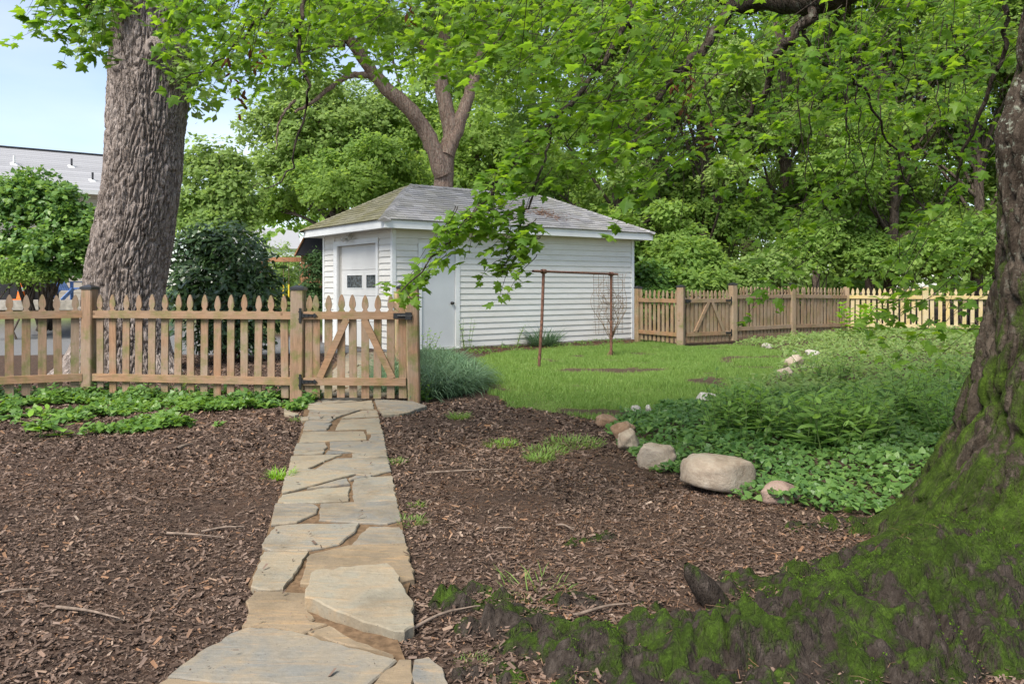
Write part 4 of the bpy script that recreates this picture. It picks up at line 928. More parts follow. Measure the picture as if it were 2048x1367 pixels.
# multi-trunked tree right behind the garage
gt = empty('forked_tree', (-1.95, 22.5, 0)); tag(gt, 'tall forked tree with an arching mossy limb rising behind the garage roof', 'tree')
lmb = MB(); D2 = 22.5
def lim2(pts, w0, w1, n=22, seg=10):
    p = smooth_path([P(a, b, d)-np.array([-1.95, 22.5, 0]) for a, b, d in pts], n); p[1:-1] += rng.normal(0, .015, (n-2, 3)); lmb.tube(p, np.linspace(w0, w1, n)/2/F*D2, seg)
lim2([(884,680,22.5),(884,500,22.5),(885,380,22.5),(890,320,22.5),(902,265,22.5),(888,200,22.5),(878,120,22.6),(895,40,22.8),(905,-120,23)], 46, 20, 30, 12)
lim2([(886,350,22.4),(868,300,22.3),(848,258,22.2),(815,215,22),(775,178,21.9),(745,145,21.8),(715,100,21.6),(690,70,21.5),(655,35,21.3),(640,-40,21)], 36, 16, 30, 10)
lim2([(893,310,22.4),(918,245,22.5),(940,185,22.7),(965,90,23),(985,-60,23.4)], 32, 14)
lim2([(738,150,21.8),(700,152,21.6),(660,175,21.4),(630,200,21.2),(590,225,21)], 14, 5); lim2([(690,88,21.5),(640,85,21.3),(590,72,21),(530,66,20.8)], 15, 5); lim2([(640,92,21.3),(600,105,21),(560,138,20.8)], 9, 4); lim2([(590,200,21),(560,240,21),(552,300,21)], 6, 2)
lim2([(880,130,22.6),(850,95,22.3),(838,70,22.2)], 16, 9); lim2([(960,120,22.9),(1000,60,23),(1010,-40,23)], 12, 6)
lmb.build('trunk', M['bark_mid'], gt, True)
lb = [plobe(*a) for a in [(560,60,21,120,80),(680,10,21.5,120,70),(800,-40,22,130,80),(930,20,23.5,110,90),(1000,120,24,90,90),(620,150,21.5,80,50),(470,120,21,70,60),(850,80,23.5,80,60),(1050,-20,24,120,90),(740,60,23.5,80,50)]]
lb = [tuple(np.array(l[:3])-np.array([-1.95, 22.5, 0]))+tuple(l[3:]) for l in lb]
o = link('crown', mesh('crown', *lobes_leaves(lb, 15000, .15, .45, 18)), M['leaf_a'], gt); o['kind'] = 'stuff'
# individually placed trees left of and behind the garage
BT = [('pale feathery tree filling the gap right of the big left trunk', (-8.2,24,.3), [(420,330,24,55,60),(460,390,23.5,60,55),(400,420,23.5,60,60),(470,330,24.5,30,35),(440,450,23,70,40)], 12000, .15, 'leaf_b'),
      ('tall spreading tree whose pale crown stands left of the forked trunk', (-6.0,29,0), [(560,250,29,90,70),(640,290,28.5,110,90),(560,330,28,70,60),(720,240,30,100,80),(620,190,29,80,50),(700,350,29,110,70)], 30000, .16, 'leaf_b'),
      ('broad tree with dark trunks just left of the garage roof peak', (-4.2,26,0), [(590,400,31,60,40),(690,385,26,90,50),(540,420,32,60,40),(760,330,27,80,70),(650,350,27,80,45)], 22000, .14, 'leaf_a'),
      ('tree behind the garage roof to the right of the forked trunk', (1.0,30,0), [(830,260,31,110,100),(960,300,30,120,90),(1060,330,30,110,70),(900,380,29,100,50)], 26000, .16, 'leaf_a')]
for i, (lab, base, lbs, n, s, m_) in enumerate(BT): ptree('background_tree', lab, base, [plobe(*l) for l in lbs], n, s, m_, 'bark_far', .28, 'trees behind the garage')
# wood along the right: three trees as patterns, copied
def pattern(seed, hgt, wid, n, size, mat):
    global rng
    keep = rng; rng = np.random.default_rng(seed); lb = []
    for k in range(26):
        a = rng.uniform(0, 2*np.pi); z = rng.uniform(.18, .97); rad = wid*(1-abs(z-.5)*1.0)*rng.uniform(.3, .85)
        r = rng.uniform(.14, .30)*wid; lb.append((rad*np.cos(a), rad*np.sin(a), z*hgt, r, r, r*.8))
    limbs_ = limbs_to(lb, (0, 0, -.2), (0, 0, hgt*.9), .2); e = empty('woodland_tree')
    limbs_.build('trunk', M['bark_far'], e, True); o = link('crown', mesh('crown', *lobes_leaves(lb, n, size, .5)), mat, e); o['kind'] = 'stuff'
    rng = keep; return e
pats = [pattern(21, 15, 5.0, 42000, .17, M['leaf_c']), pattern(22, 17, 5.5, 46000, .17, M['leaf_a']), pattern(23, 12, 4.4, 34000, .16, M['leaf_b'])]
def copy_tree(e, loc, rz, s):
    c = e.copy(); COL.objects.link(c); c.location = loc; c.rotation_euler = (0, 0, rz); c.scale = (s, s, s)
    for ch in e.children:
        k = ch.copy(); COL.objects.link(k); k.parent = c
    return c
WT = [(0, 3.6, 27, .9, 'nearest dark woodland tree behind the garage right corner'), (2, 6.5, 26.5, .95, 'pale woodland tree behind the short greenish fence panel'),
      (1, 9.5, 28, .9, 'leafy woodland tree behind the far gate'), (0, 12.3, 26.5, .9, 'dark woodland tree above the corner of the far fence'), (2, 15.0, 26, 1., 'pale woodland tree above the bright yellowish fence'),
      (1, 18.5, 27, .95, 'woodland tree half hidden behind the mossy trunk'), (1, 1.0, 36, 1.05, 'tall woodland tree seen over the garage ridge'), (0, 6.0, 37, 1.1, 'tall woodland tree deep behind the garage right corner'),
      (2, 11, 37, 1.2, 'tall pale woodland tree deep behind the far gate'), (1, 16.5, 37, 1.1, 'tall woodland tree deep behind the bright fence'), (0, 22, 36, 1.1, 'tall woodland tree deep behind the mossy trunk'),
      (1, -5.5, 44, 1.0, 'distant tree seen low between the forked tree and the playhouse'), (0, 9, 50, 1.2, 'farthest woodland tree behind the middle of the wood'), (1, 19, 50, 1.2, 'farthest woodland tree at the right of the wood'), (2, -30, 62, .8, 'small distant treetop above the left end of the house roof')]
first = set()
for i, (k, x, yy, s, lab) in enumerate(WT):
    e = pats[k]
    if k in first: e = copy_tree(e, (x, yy, -.1), rng.uniform(0, 6.28), s)
    else: e.location = (x, yy, -.1); e.rotation_euler = (0, 0, rng.uniform(0, 6.28)); e.scale = (s, s, s); first.add(k)
    tag(e, lab, 'tree', 'trees of the wood')
lb = [(rng.uniform(-20, 75), rng.uniform(56, 72), rng.uniform(1, 11), 5, 4, 4) for _ in range(60)]+[(rng.uniform(-2, 60), 54, 1.5, 5, 3, 2.5) for _ in range(24)]
tag(link('distant_woods', mesh('distant_woods', *lobes_leaves(lb, 40000, .5, 1.1, 20)), M['leaf_c']), 'hazy mass of distant woods behind everything', 'woods', kind='stuff')
# understorey shrubs behind the fences
def shrub(name, label, base, lobes, n, size, mat, tmpl=(RH_V, RH_F), stems=6, group=None, spray=.3, rs=.03, per=18, zmin=-.35):
    e = empty(name, base); tag(e, label, 'shrub', group); b = np.array(base); lb = [tuple(np.array(l[:3])-b)+tuple(l[3:]) for l in lobes]
    m = MB()
    for k in range(stems):
        l = lb[k % len(lb)]; s = np.array([rng.normal(0, .25), rng.normal(0, .2), -.1]); c = np.array(l[:3])+rng.normal(0, .2, 3)
        m.tube(smooth_path([s, s*.5+c*.4+rng.normal(0, .1, 3), c], 10), np.linspace(rs, rs*.3, 10), 6)
    m.build('stems', M['bark_far'], e, True)
    o = link('leaves', mesh('leaves', *lobes_leaves(lb, n, size, spray, per, tmpl, zmin)), M[mat], e); o['kind'] = 'stuff'; return e
US = [((1380,540,22.5),[(1380,520,22.5,75,45),(1400,565,21.8,60,35),(1340,560,22,50,35)],'leaf_a','vine-draped mound of foliage behind the short greenish fence panel'),
      ((1300,600,21),[(1300,560,21.3,35,40),(1310,610,20.8,30,35)],'vine','bright shrub between the garage corner and the short fence panel'),
      ((1500,560,23),[(1490,560,23,50,40),(1540,545,23.2,55,45)],'leaf_b','bright leafy shrub behind the far gate'),
      ((1620,520,24.5),[(1600,520,25,70,70),(1660,480,25.5,80,70)],'leaf_c','dark shrub behind the grey brown fence'),
      ((1760,530,25),[(1740,520,25,80,55),(1810,530,24.5,80,50)],'leaf_a','wide shrub behind the bright yellowish fence'),
      ((1920,520,24),[(1900,520,24,80,60),(1970,500,23.5,80,70)],'leaf_c','dark shrub behind the fence next to the mossy trunk'),
      ((1420,430,27),[(1400,430,27,80,70),(1480,450,26.5,80,60)],'leaf_c','tall dark thicket under the trees behind the far gate')]
for b, l, m_, lab in US: p = P(*b); shrub('shrub', lab, (p[0], p[1], 0), [plobe(*q) for q in l], 9000, .14, m_, group='shrubs at the edge of the wood')
# left side shrubs
shrub('vine_covered_shrub', 'large rounded shrub smothered in heart-leaved vine left of the big trunk', (*P(80, 600, 21.5)[:2], .25),
      [plobe(*l) for l in [(40,420,21.5,75,75),(110,430,21.5,70,70),(150,470,21.3,50,60),(20,500,21,60,55),(100,500,20.8,75,50),(165,500,21,35,50),(70,390,22,60,50),(130,545,21,45,28),(60,535,20.6,60,28)]], 20000, .115, 'vine', (IVY_V, IVY_F), 14, None, .25, .05)
shrub('shrub', 'low round green shrub under the vine at the left picture edge', (*P(15, 620, 20)[:2], .05), [plobe(*l) for l in [(10,540,20,50,30),(45,550,20,40,25)]], 4000, .08, 'leaf_c', stems=5, group='shrubs left of the trunk')
shrub('evergreen_shrub', 'dark glossy evergreen shrub between the big trunk and the garage', (*P(450, 720, 14.6)[:2], 0),
      [plobe(*l) for l in [(400,510,14.6,60,60),(450,500,14.8,70,55),(500,560,14.5,60,60),(430,590,14.3,85,70),(520,620,14.4,45,55),(380,590,14.6,50,80),(460,670,14.3,90,50)]], 9000, .13, 'rhodo', (LG_V, LG_F), 9, None, .22, .03, 14, -.6)
shrub('conifer', 'feathery young conifer against the left wall of the garage', (*P(628, 640, 20.5)[:2], 0), [plobe(*l) for l in [(628,540,20.5,22,40),(622,590,20.4,30,35),(634,610,20.4,26,25)]], 4200, .09, 'conifer', (LG_V, LG_F), 3, None, .16)
shrub('shrub', 'leafy hedge seen behind the swing beam', (*P(560, 600, 33)[:2], 0), [plobe(*l) for l in [(540,585,33,45,45),(590,575,33,45,50),(500,570,33,60,55),(560,540,36,50,50),(620,560,35,50,60)]], 11000, .13, 'leaf_b', stems=4)

# ------------------------------------------------------------------ neighbour's house, patio things, play set
he = np.array([-17.3, 27.]); h0 = np.array([*(he-ua*9), 0]); h1 = np.array([*(he+ua*4.9), 0])
hs = empty('house', (h0[0], h0[1], 0), GR); tag(hs, 'neighbouring house with long grey shingle roof behind the left shrubs', 'house')
HL = 13.9; HW = 7.2; HE = 4.75; HR = 6.55
MB().box((0, .4, .5), (HL-.4, HW-.4, HE)).build('wall', M['beige'], hs)
for k in range(20): MB().box((.0, .375+.002*(k % 2), .9+k*.19), (HL-.4, .41, .9+k*.19+.17)).build('siding_board', M['beige'], hs)
rf = MB(); rf.add([(-.3,0,HE),(HL,0,HE),(HL,HW/2,HR),(-.3,HW/2,HR),(HL,HW,HE),(-.3,HW,HE),(-.3,0,HE-.08),(HL,0,HE-.08),(HL,HW,HE-.08),(-.3,HW,HE-.08)], [np.array([(0,1,2,3),(3,2,4,5),(6,9,8,7),(0,6,7,1),(4,8,9,5)]), np.array([(1,7,8,4,2),(0,3,5,9,6)])])
roof = rf.build('roof', M['shingle_far'], hs)
for r in range(19):
    t0 = r/19; MB().box((-.3, 0, 0), (HL, .215, .012)).build('shingle_course', M['shingle_far'], roof, loc=(0, t0*HW/2, HE+t0*(HR-HE)+.01), rot=(math.atan2(HR-HE, HW/2)-.02, 0, 0))
MB().box((-.3, -.12, HE-.14), (HL, -.0, HE+.0)).build('gutter', M['white_trim'], hs)
MB().box((-.3, HW/2-.12, HR-.01), (HL, HW/2+.12, HR+.05)).build('ridge_cap', M['dark_pipe'], roof)
for px, py, mt_ in ((28, 330, 'white_trim'), (143, 335, 'dark_pipe'), (185, 363, 'dark_pipe')):
    # find slope point under the pixel
    ro = np.array([0, 0, CAMH]); rd = P(px, py, 1)-ro; n_ = np.cross(np.array([*ua, 0]), np.array([*(va*HW/2), HR-HE])); p0 = np.array([h0[0], h0[1], HE]); t_ = ((p0-ro)@n_)/(rd@n_); q = ro+rd*t_
    vb = MB(); vb.add([(-.2,-.2,-.08),(.2,-.2,-.08),(.2,.2,.12),(-.2,.2,.12),(-.07,-.07,.06),(.07,-.07,.06),(.07,.07,.13),(-.07,.07,.13)], np.array([(0,1,5,4),(1,2,6,5),(2,3,7,6),(3,0,4,7),(4,5,6,7)]))
    o = vb.build('vent_flashing', M['white_trim'], hs); lp_ = q-np.array([h0[0], h0[1], 0]); o.scale = (.6, .6, .8); o.location = (lp_[0]*ua[0]+lp_[1]*ua[1], lp_[0]*va[0]+lp_[1]*va[1], lp_[2])
    MB().tube([(0,0,.1),(0,0,.42)], .06, 10).build('vent_pipe', M[mt_], o)
m = MB(); m.prism([(-17.5,24.6),(-9.0,24.6),(-9.0,27.5),(-13,31),(-17.5,28)], .6, .90); tag(m.build('patio', M['concrete']), kind='structure')
def grill(px, d, lab, w_=.75, h_=1.15):
    p = P(px, 600, d); m = MB(); prof = [(0, 1., 1.), (.55, .96, .95), (.8, .9, .9), (1., .6, .62), (1.08, .25, .3)]
    rings = []
    for z, a, b in prof:
        th = np.linspace(0, 2*np.pi, 16, endpoint=False); sq = lambda c: np.sign(c)*np.abs(c)**.45
        rings.append(np.stack([sq(np.cos(th))*a*w_+.02*np.sin(7*th), sq(np.sin(th))*b*.34, np.full(16, z*h_)], -1))
    V = np.concatenate(rings); Fq = [(k*16+i, k*16+(i+1) % 16, (k+1)*16+(i+1) % 16, (k+1)*16+i) for k in range(4) for i in range(16)]
    m.add(V, [np.array(Fq), np.array([tuple(range(64, 80))])]); tag(m.build('grill_cover', M['black_cover'], None, loc=(p[0], p[1], .9)), lab, 'grill')
grill(14, 25.6, 'black fabric covered grill on the patio at the left edge'); grill(92, 26., 'narrow black covered object on the patio between shrub stems', .3, 1.05)
p = P(42, 600, 25.2); co = empty('traffic_cone', (p[0], p[1], .9)); tag(co, 'small orange cone on the patio beside the covered grill', 'cone')
MB().box((-.17,-.17,0), (.17,.17,.03)).build('base', M['orange'], co); MB().tube([(0,0,.03),(0,0,.6),(0,0,.61)], [.13,.03,.001], 12).build('cone', M['orange'], co); MB().tube([(0,0,.28),(0,0,.40)], [.091,.069], 12).build('band', M['white_trim'], co)
p = P(140, 600, 25.4); ac = empty('garden_chair', (p[0], p[1], .9), R(155)); tag(ac, 'blue slatted garden chair on the patio by the big trunk', 'chair')
for k in range(5): MB().bar((-.22+k*.11, .22, .34), (-.25+k*.125, .62, 1.05-.02*abs(k-2)**2), .09, .025, (0, 1, 0)).build('back_slat', M['blue'], ac)
for k in range(4): MB().box((-.27, -.3+k*.13, .36-k*.02), (.27, -.19+k*.13, .385-k*.02)).build('seat_slat', M['blue'], ac)
for s in (-1, 1):
    MB().box((s*.33-.06, -.36, .56), (s*.33+.06, .38, .585)).build('armrest', M['blue'], ac); MB().box((s*.3-.02, -.33, 0), (s*.3+.02, -.23, .56)).build('leg', M['blue'], ac); MB().bar((s*.3, .5, 0), (s*.3, .1, .36), .04, .1).build('leg', M['blue'], ac)
# play set
p = P(575, 517, 30); ps = empty('swing_set', (p[0], p[1], 0)); tag(ps, 'cedar swing set with beam, yellow-chained swings and dark-roofed playhouse', 'playset')
bz = CAMH+54*30/1600
MB().box((-1.0,-.07,bz-.12), (1.6,.07,bz+.05)).build('beam', M['cedar'], ps)
for dx in (-.9,): 
    for s in (-1, 1): MB().bar((dx, 0, bz), (dx-.1, s*1.1, 0), .09, .09, (1,0,0)).build('leg', M['cedar'], ps)
for dx in (-.35, .25):
    sw = MB().box((dx-.22,-.1,.5), (dx+.22,.1,.54)).build('swing_seat', M['yellow'], ps)
    for s in (-.2, .2): MB().tube([(dx+s,0,.52),(dx+s,0,1.4)], .03, 6).build('chain_sleeve', M['yellow'], sw); MB().tube([(dx+s,0,1.4),(dx+s,0,bz)], .012, 5).build('chain', M['wire'], sw)
for x in (.75, 1.9):
    for yy in (-.6, .6): MB().box((x-.07, yy-.07, 0), (x+.07, yy+.07, 2.5)).build('tower_post', M['cedar'], ps)
for k in range(6): MB().box((.70, -.70, 1.25+k*.15), (1.98, -.67, 1.37+k*.15)).build('tower_board', M['cedar'], ps)
for k in range(6): MB().box((.66, -.66, 1.25+k*.15), (.69, .67, 1.37+k*.15)).build('tower_board', M['cedar'], ps)
MB().box((.7,-.66,1.15), (1.96,.66,1.2)).build('deck', M['cedar'], ps)
m = MB(); m.add([(.55,-.85,2.45),(2.3,-.85,2.45),(2.3,.85,2.45),(.55,.85,2.45),(.85,0,3.5),(2.3,0,3.5)], [np.array([(0,1,5,4),(2,3,4,5)]), np.array([(3,0,4),(1,2,5)]), np.array([(3,2,1,0)])]); rp_ = m.build('playhouse_roof', M['shingle_dark'], ps)
for s in (-1, 1): MB().bar((.52, s*.87, 2.43), (.83, 0, 3.52), .05, .09, (0, 0, 1)).build('roof_trim', M['cedar'], rp_)
# far white house between the trees
fh = empty('distant_house', (-29., 92, 0), R(20)); tag(fh, 'distant white house glimpsed between trees above the evergreen shrub', 'house')
MB().box((-4,-3,0), (4,3,5.5)).build('wall', M['house_white'], fh)
m = MB(); m.add([(-4.3,-3.3,5.5),(4.3,-3.3,5.5),(4.3,3.3,5.5),(-4.3,3.3,5.5),(-4.3,0,8),(4.3,0,8)], [np.array([(0,1,5,4),(2,3,4,5)]), np.array([(3,0,4),(1,2,5)])]); m.build('roof', M['shingle_far'], fh)
for x in (-2.2, 0, 2.2): f = MB().box((x-.5,-3.05,3.2), (x+.5,-3.0,4.6)).build('window', M['white_trim'], fh); MB().box((x-.42,-3.07,3.3), (x+.42,-3.052,4.5)).build('pane', M['glass'], f)

# ------------------------------------------------------------------ rocks
def rock(px0, px1, py0, py1, mat, lab, ang=.0, seed=1, sq=.75, tilt=0., zb=0.):
    d = F*(CAMH-zb)/(py1-HY); x = ((px0+px1)/2-CX)/F*d; wx_ = (px1-px0)/F*d/2; hz = (py1-py0)/F*d
    nu, nv = 40, 24; th = np.linspace(0, 2*np.pi, nu, endpoint=False); ph = np.linspace(-np.pi/2, np.pi/2, nv); TH, PH = np.meshgrid(th, ph)
    pw = lambda c: np.sign(c)*np.abs(c)**sq
    n = np.stack([np.cos(PH)*np.cos(TH), np.cos(PH)*np.sin(TH), np.sin(PH)], -1)
    s = np.stack([pw(n[..., 0]), pw(n[..., 1]), pw(n[..., 2])], -1)
    k = 1+ang*(.35*noise3(n*1.3+seed*3.3)+.18*noise3(n*3.1+seed)+.08*noise3(n*7+seed)+.04*noise3(n*15+seed))
    # facets
    r_ = np.random.default_rng(seed)
    for _ in range(int(8*ang)):
        a = r_.normal(size=3); a /= np.linalg.norm(a); lim = r_.uniform(.62, .85); dp_ = (s*k[..., None])@a; k = np.where(dp_ > lim, k*lim/dp_, k)
    s = s*k[..., None]*np.array([wx_, wx_*.75, hz*.62])
    V = s.reshape(-1, 3); ii = np.arange(nv-1)[:, None]*nu; j = np.arange(nu)[None]; kk = (j+1) % nu
    Fq = np.stack([ii+j, ii+kk, ii+nu+kk, ii+nu+j], -1).reshape(-1, 4)
    o = link('rock', mesh('rock', V, Fq, True), M[mat], None, (x, d+wx_*.6, max(zb, 0)+hz*.42), (0, tilt, r_.uniform(-.3, .3))); return tag(o, lab, 'rock', 'stones edging the plant bed')
for a in [(1376,1530,924,990,'rock_tan','largest smooth tan boulder, loaf-shaped, edging the plant bed',.35,3,.72,.1),
 (1278,1358,895,942,'rock_tan','flat-topped grey-tan stone just left of the largest boulder',.6,5,.7,.08), (1528,1604,970,1012,'rock_pink','low pinkish domed stone just right of the largest boulder',.6,7,.95,.05),
 (1237,1280,862,904,'rock_tan','upright pointed tan stone left of the flat-topped stone',1.,9,.9,0), (1222,1278,848,884,'rock_brown','reddish-brown stone partly hidden behind the pointed tan stone',.7,12,.9,0),
 (1193,1236,830,855,'rock_brown','small rounded brown stone at the left end of the bed edging',.5,14,.9,0), (1260,1284,810,832,'rock_white','white jagged stone at the lawn edge behind the small brown stone',1.1,16,.9,0),
 (1291,1306,812,826,'rock_white','tiny white stone right of the white jagged stone',1.,17,.9,0), (1390,1439,786,808,'rock_white','lumpy white quartz rock alone on the lawn edge',1.1,19,.9,0),
 (1486,1499,776,789,'rock_pink','tiny purplish stone between the lumpy white rock and the rock pile',.8,21,.9,0), (1553,1573,765,773,'rock_white','flat pale stone below the rock pile at the lawn edge',.6,23,.9,0),
 (1556,1595,736,760,'rock_tan','slanting tan stone at the bottom of the rock pile',.8,25,.9,-.3), (1571,1617,712,740,'rock_tan','largest stone of the far rock pile, tan with a flat face',1.,27,.85,-.2),
 (1614,1643,698,720,'rock_white','white block at the top right of the far rock pile',.8,29,.8,0), (1579,1600,700,711,'rock_white','small white stone behind the rock pile',.7,31,.9,0),
 (1522,1551,687,697,'rock_white','farthest white stone near the far gate',.8,33,.9,0), (1596,1615,731,741,'rock_white','small white stone tucked against the right side of the rock pile',.8,35,.9,0), (1620,1639,729,738,'rock_white','low white stone right of the rock pile among leaves',.7,37,.9,0)]:
    d = F*CAMH/(a[3]-HY); x = ((a[0]+a[1])/2-CX)/F*d; zb = float(gz(x, d))*.6
    rock(*a, zb=zb)

# ------------------------------------------------------------------ ground cover
def inpoly_pts(n, box, f):
    x = rng.uniform(box[0], box[1], n); yy = rng.uniform(box[2], box[3], n); k = f(x, yy); return x[k], yy[k]
# mulch chips
def mulch_ok(x, yy):
    wb = .16*fbm(xy0(x, yy, 2.2), 4)
    dens = np.clip(4.2/yy, .35, 1)**1.4*np.clip(.85+1.1*noise3(xy0(x, yy, 1.1, 6.))+.7*noise3(xy0(x, yy, 3.5, 9.)), .12, 1)
    walk_ = (np.abs(x-(-.62-(yy-2.6)*.215+.0)) < .0)
    return (sdist(LAWN, x, yy)+wb < .05) & (sdist(BED, x, yy)+wb*.5 < .08) & (np.abs(x) < .68*yy) & (rng.uniform(0, 1, len(x)) < dens) & ((sdist(bedp, x, yy) < -.0) | (rng.uniform(0, 1, len(x)) < .009))
x, yy = inpoly_pts(640000, (-6.6, 3.4, 2.3, 9.6), mulch_ok)
x2, y2 = inpoly_pts(26000, (-7, -2.6, 9.6, 15.4), lambda a, b: np.ones(len(a), bool)); x = np.concatenate([x, x2]); yy = np.concatenate([yy, y2])
N = len(x); pos = np.stack([x, yy, root_z(x, yy)+rng.uniform(.0, .012, N)+.034*(sdist(bedp, x, yy) > .0)], -1)
k = (root_z(x, yy)-gz(x, yy)) < .03; pos = pos[k]; N = len(pos); far = np.clip(pos[:, 1]/4.5, 1, 2)
V, Fs = scatter([(-.16,-.5,0),(.16,-.42,.03),(.12,.5,.02),(-.13,.45,.05)], np.array([(0,1,2,3)]), pos, frames(np.array([0,0,1.])+rng.normal(0,.33,(N,3))), np.minimum(rng.lognormal(math.log(.0128), .6, N), .045)*far)
tag(link('bark_mulch', mesh('bark_mulch', V, Fs), M['chip']), 'dark brown shredded bark mulch covering the foreground ground', 'mulch', kind='stuff')
# pine needles and thin sticks
def needle_ok(x, yy): return (noise3(xy0(x, yy, .8, 3.))+.25*(x > 0)-.12*(x < 0) > -.02) & (sdist(BED, x, yy) < .05) & (sdist(LAWN, x, yy) < .05) & (np.abs(x) < .68*yy) & (sdist(bedp, x, yy) < 0)
x, yy = inpoly_pts(26000, (-5, 3, 2.4, 9), needle_ok); k = ((root_z(x, yy)-gz(x, yy)) < .02) | (rng.uniform(0, 1, len(x)) < .12); x, yy = x[k], yy[k]; N = len(x); pos = np.stack([x, yy, root_z(x, yy)+.012], -1)
V, Fs = scatter([(-.012,-.5,0),(.012,-.5,0),(.07,0,.05),(.094,0,.05),(-.012,.5,0),(.012,.5,0)], np.array([(0,1,3,2),(2,3,5,4)]), pos, frames(np.array([0,0,1.])+rng.normal(0,.15,(N,3))), rng.uniform(.035,.085,N))
tag(link('pine_needles', mesh('pine_needles', V, Fs), M['needle']), 'rusty pine needles and wood shreds littering the mulch', 'needles', kind='stuff')
TW = [(390,1070,.32,-.25,'long thin grey stick lying on the mulch left of the walk'), (445,1058,.2,.15,'short pale stick crossing the long stick on the mulch'), (180,1220,.35,-.35,'dark stick low in the mulch near the lower left'), (20,1185,.2,.3,'pale twig at the left picture edge on the mulch'),
      (930,940,.5,.1,'pale curved twig on the mulch right of the walk'), (1010,1058,.1,.05,'short pale twig in the mulch near the mossy mound'), (1130,1055,.12,-.9,'stubby twig standing on the small mossy mound'), (1200,1222,.22,.35,'pale twig lying on the mossy root'), (890,1235,.3,.6,'bent pale twig over the dark root beside the loose slab'), (370,895,.14,1.2,'thick short grey stick below the ivy patch'), (240,865,.25,-.4,'pale forked twig at the edge of the left ivy')]
for px, py, ln, an, lab in TW:
    g = G(px, py, .02); d = np.array([math.cos(an), math.sin(an)*1.2, 0])*ln*1.1; zz = float(root_z(np.array([g[0]]), np.array([g[1]]))[0])+.015
    pts = smooth_path([np.array([g[0], g[1], zz])-d/2, np.array([g[0], g[1], zz+.012])+rng.normal(0, .02, 3)*[1, 1, 0], np.array([g[0], g[1], zz])+d/2+[0, 0, .01]], 8)
    m = MB(); m.tube(pts, np.linspace(.008, .003, 8)*(2.2 if 'thick' in lab else 1), 6); m.tube([pts[5], pts[5]+d*.2+[.02, -.03, .01]], [.004, .002], 5)
    tag(m.build('twig', M['twig'], None, True), lab, 'twig')
# lawn blades
def lawn_ok(x, yy):
    wb = .16*fbm(xy0(x, yy, 2.2), 4); b = fbm(xy0(x, yy, .9, 9.), 3); return (sdist(LAWN, x, yy)+wb > .0) & (b < .33+rng.normal(0, .06, len(x)))
x, yy = inpoly_pts(310000, (-1, 5.7, 7.5, 19.4), lawn_ok); N = len(x); pos = np.stack([x, yy, gz(x, yy)-.004], -1); hgt = rng.uniform(.03, .075, N)*(1+.5*noise3(xy0(x, yy, 1.6, 5.)))
V, Fs = scatter([(-.07,0,0),(.07,0,0),(.02,.35,1)], np.array([(0,1,2)]), pos, frames(np.array([0,0,1.])+rng.normal(0,.38,(N,3))), hgt)
tag(link('lawn_grass', mesh('lawn_grass', V, Fs), M['grass']), 'short green lawn grass between the walk and the far gate', 'grass', kind='stuff')
# grass and weed tufts in the mulch
def tuft_mesh(n, r, h, wdt):
    a = rng.uniform(0, 6.28, n); rr = r*np.sqrt(rng.uniform(0, 1, n)); pos = np.stack([rr*np.cos(a), rr*np.sin(a), np.full(n, -.005)], -1)
    nr = np.stack([np.cos(a), np.sin(a), np.zeros(n)], -1)*.5+np.array([0, 0, .9])+rng.normal(0, .3, (n, 3))
    return scatter([(-wdt,0,0),(wdt,0,0),(wdt*.7,.15,.6),(-wdt*.7,.15,.6),(0,.42,1)], [np.array([(0,1,2,3)]), np.array([(3,2,4)])], pos, frames(nr, nr*[1,1,0]+rng.normal(0,.1,(n,3))), h*rng.uniform(.5, 1.2, n))
for px, py, r, h, lab in [(918,838,.10,.09,'small grass tuft in the mulch just in front of the lawn'), (1005,890,.15,.06,'low yellow-green grass tuft in the mulch, upper of two'), (1090,905,.18,.07,'pale grass patch in the mulch left of the pointed tan stone'), (1080,920,.10,.08,'dark grass tuft just below the pale grass patch'), (820,1045,.09,.05,'moss-like green tuft touching the right edge of the walk'), (832,1012,.05,.04,'tiny yellow tuft above the moss-like tuft by the walk'),
                        (562,955,.08,.09,'bright weed at the left edge of the walk'), (595,842,.06,.06,'grass tuft beside the small pale stone by the walk'), (1078,1180,.16,.10,'thin upright grass blades growing among the mossy roots'), (1150,890,.25,.07,'loose grass patch below the small brown stone'), (790,925,.08,.05,'small weed at the right edge of the walk'), (835,795,.10,.12,'weed at the foot of the right gate post'), (945,1325,.06,.03,'small moss cushion near the bottom among the roots')]:
    g = G(px, py, .0); z_ = float(root_z(np.array([g[0]]), np.array([g[1]]))[0]); tag(link('grass_tuft', mesh('grass_tuft', *tuft_mesh(int((28 if 'thin' in lab else 200)*r/.1), r, h, .03 if 'thin' in lab else .045)), M['plant_bright' if 'yellow' in lab or 'bright' in lab else 'grass'], None, (g[0], g[1], z_)), lab, 'grass', 'weeds in the mulch')
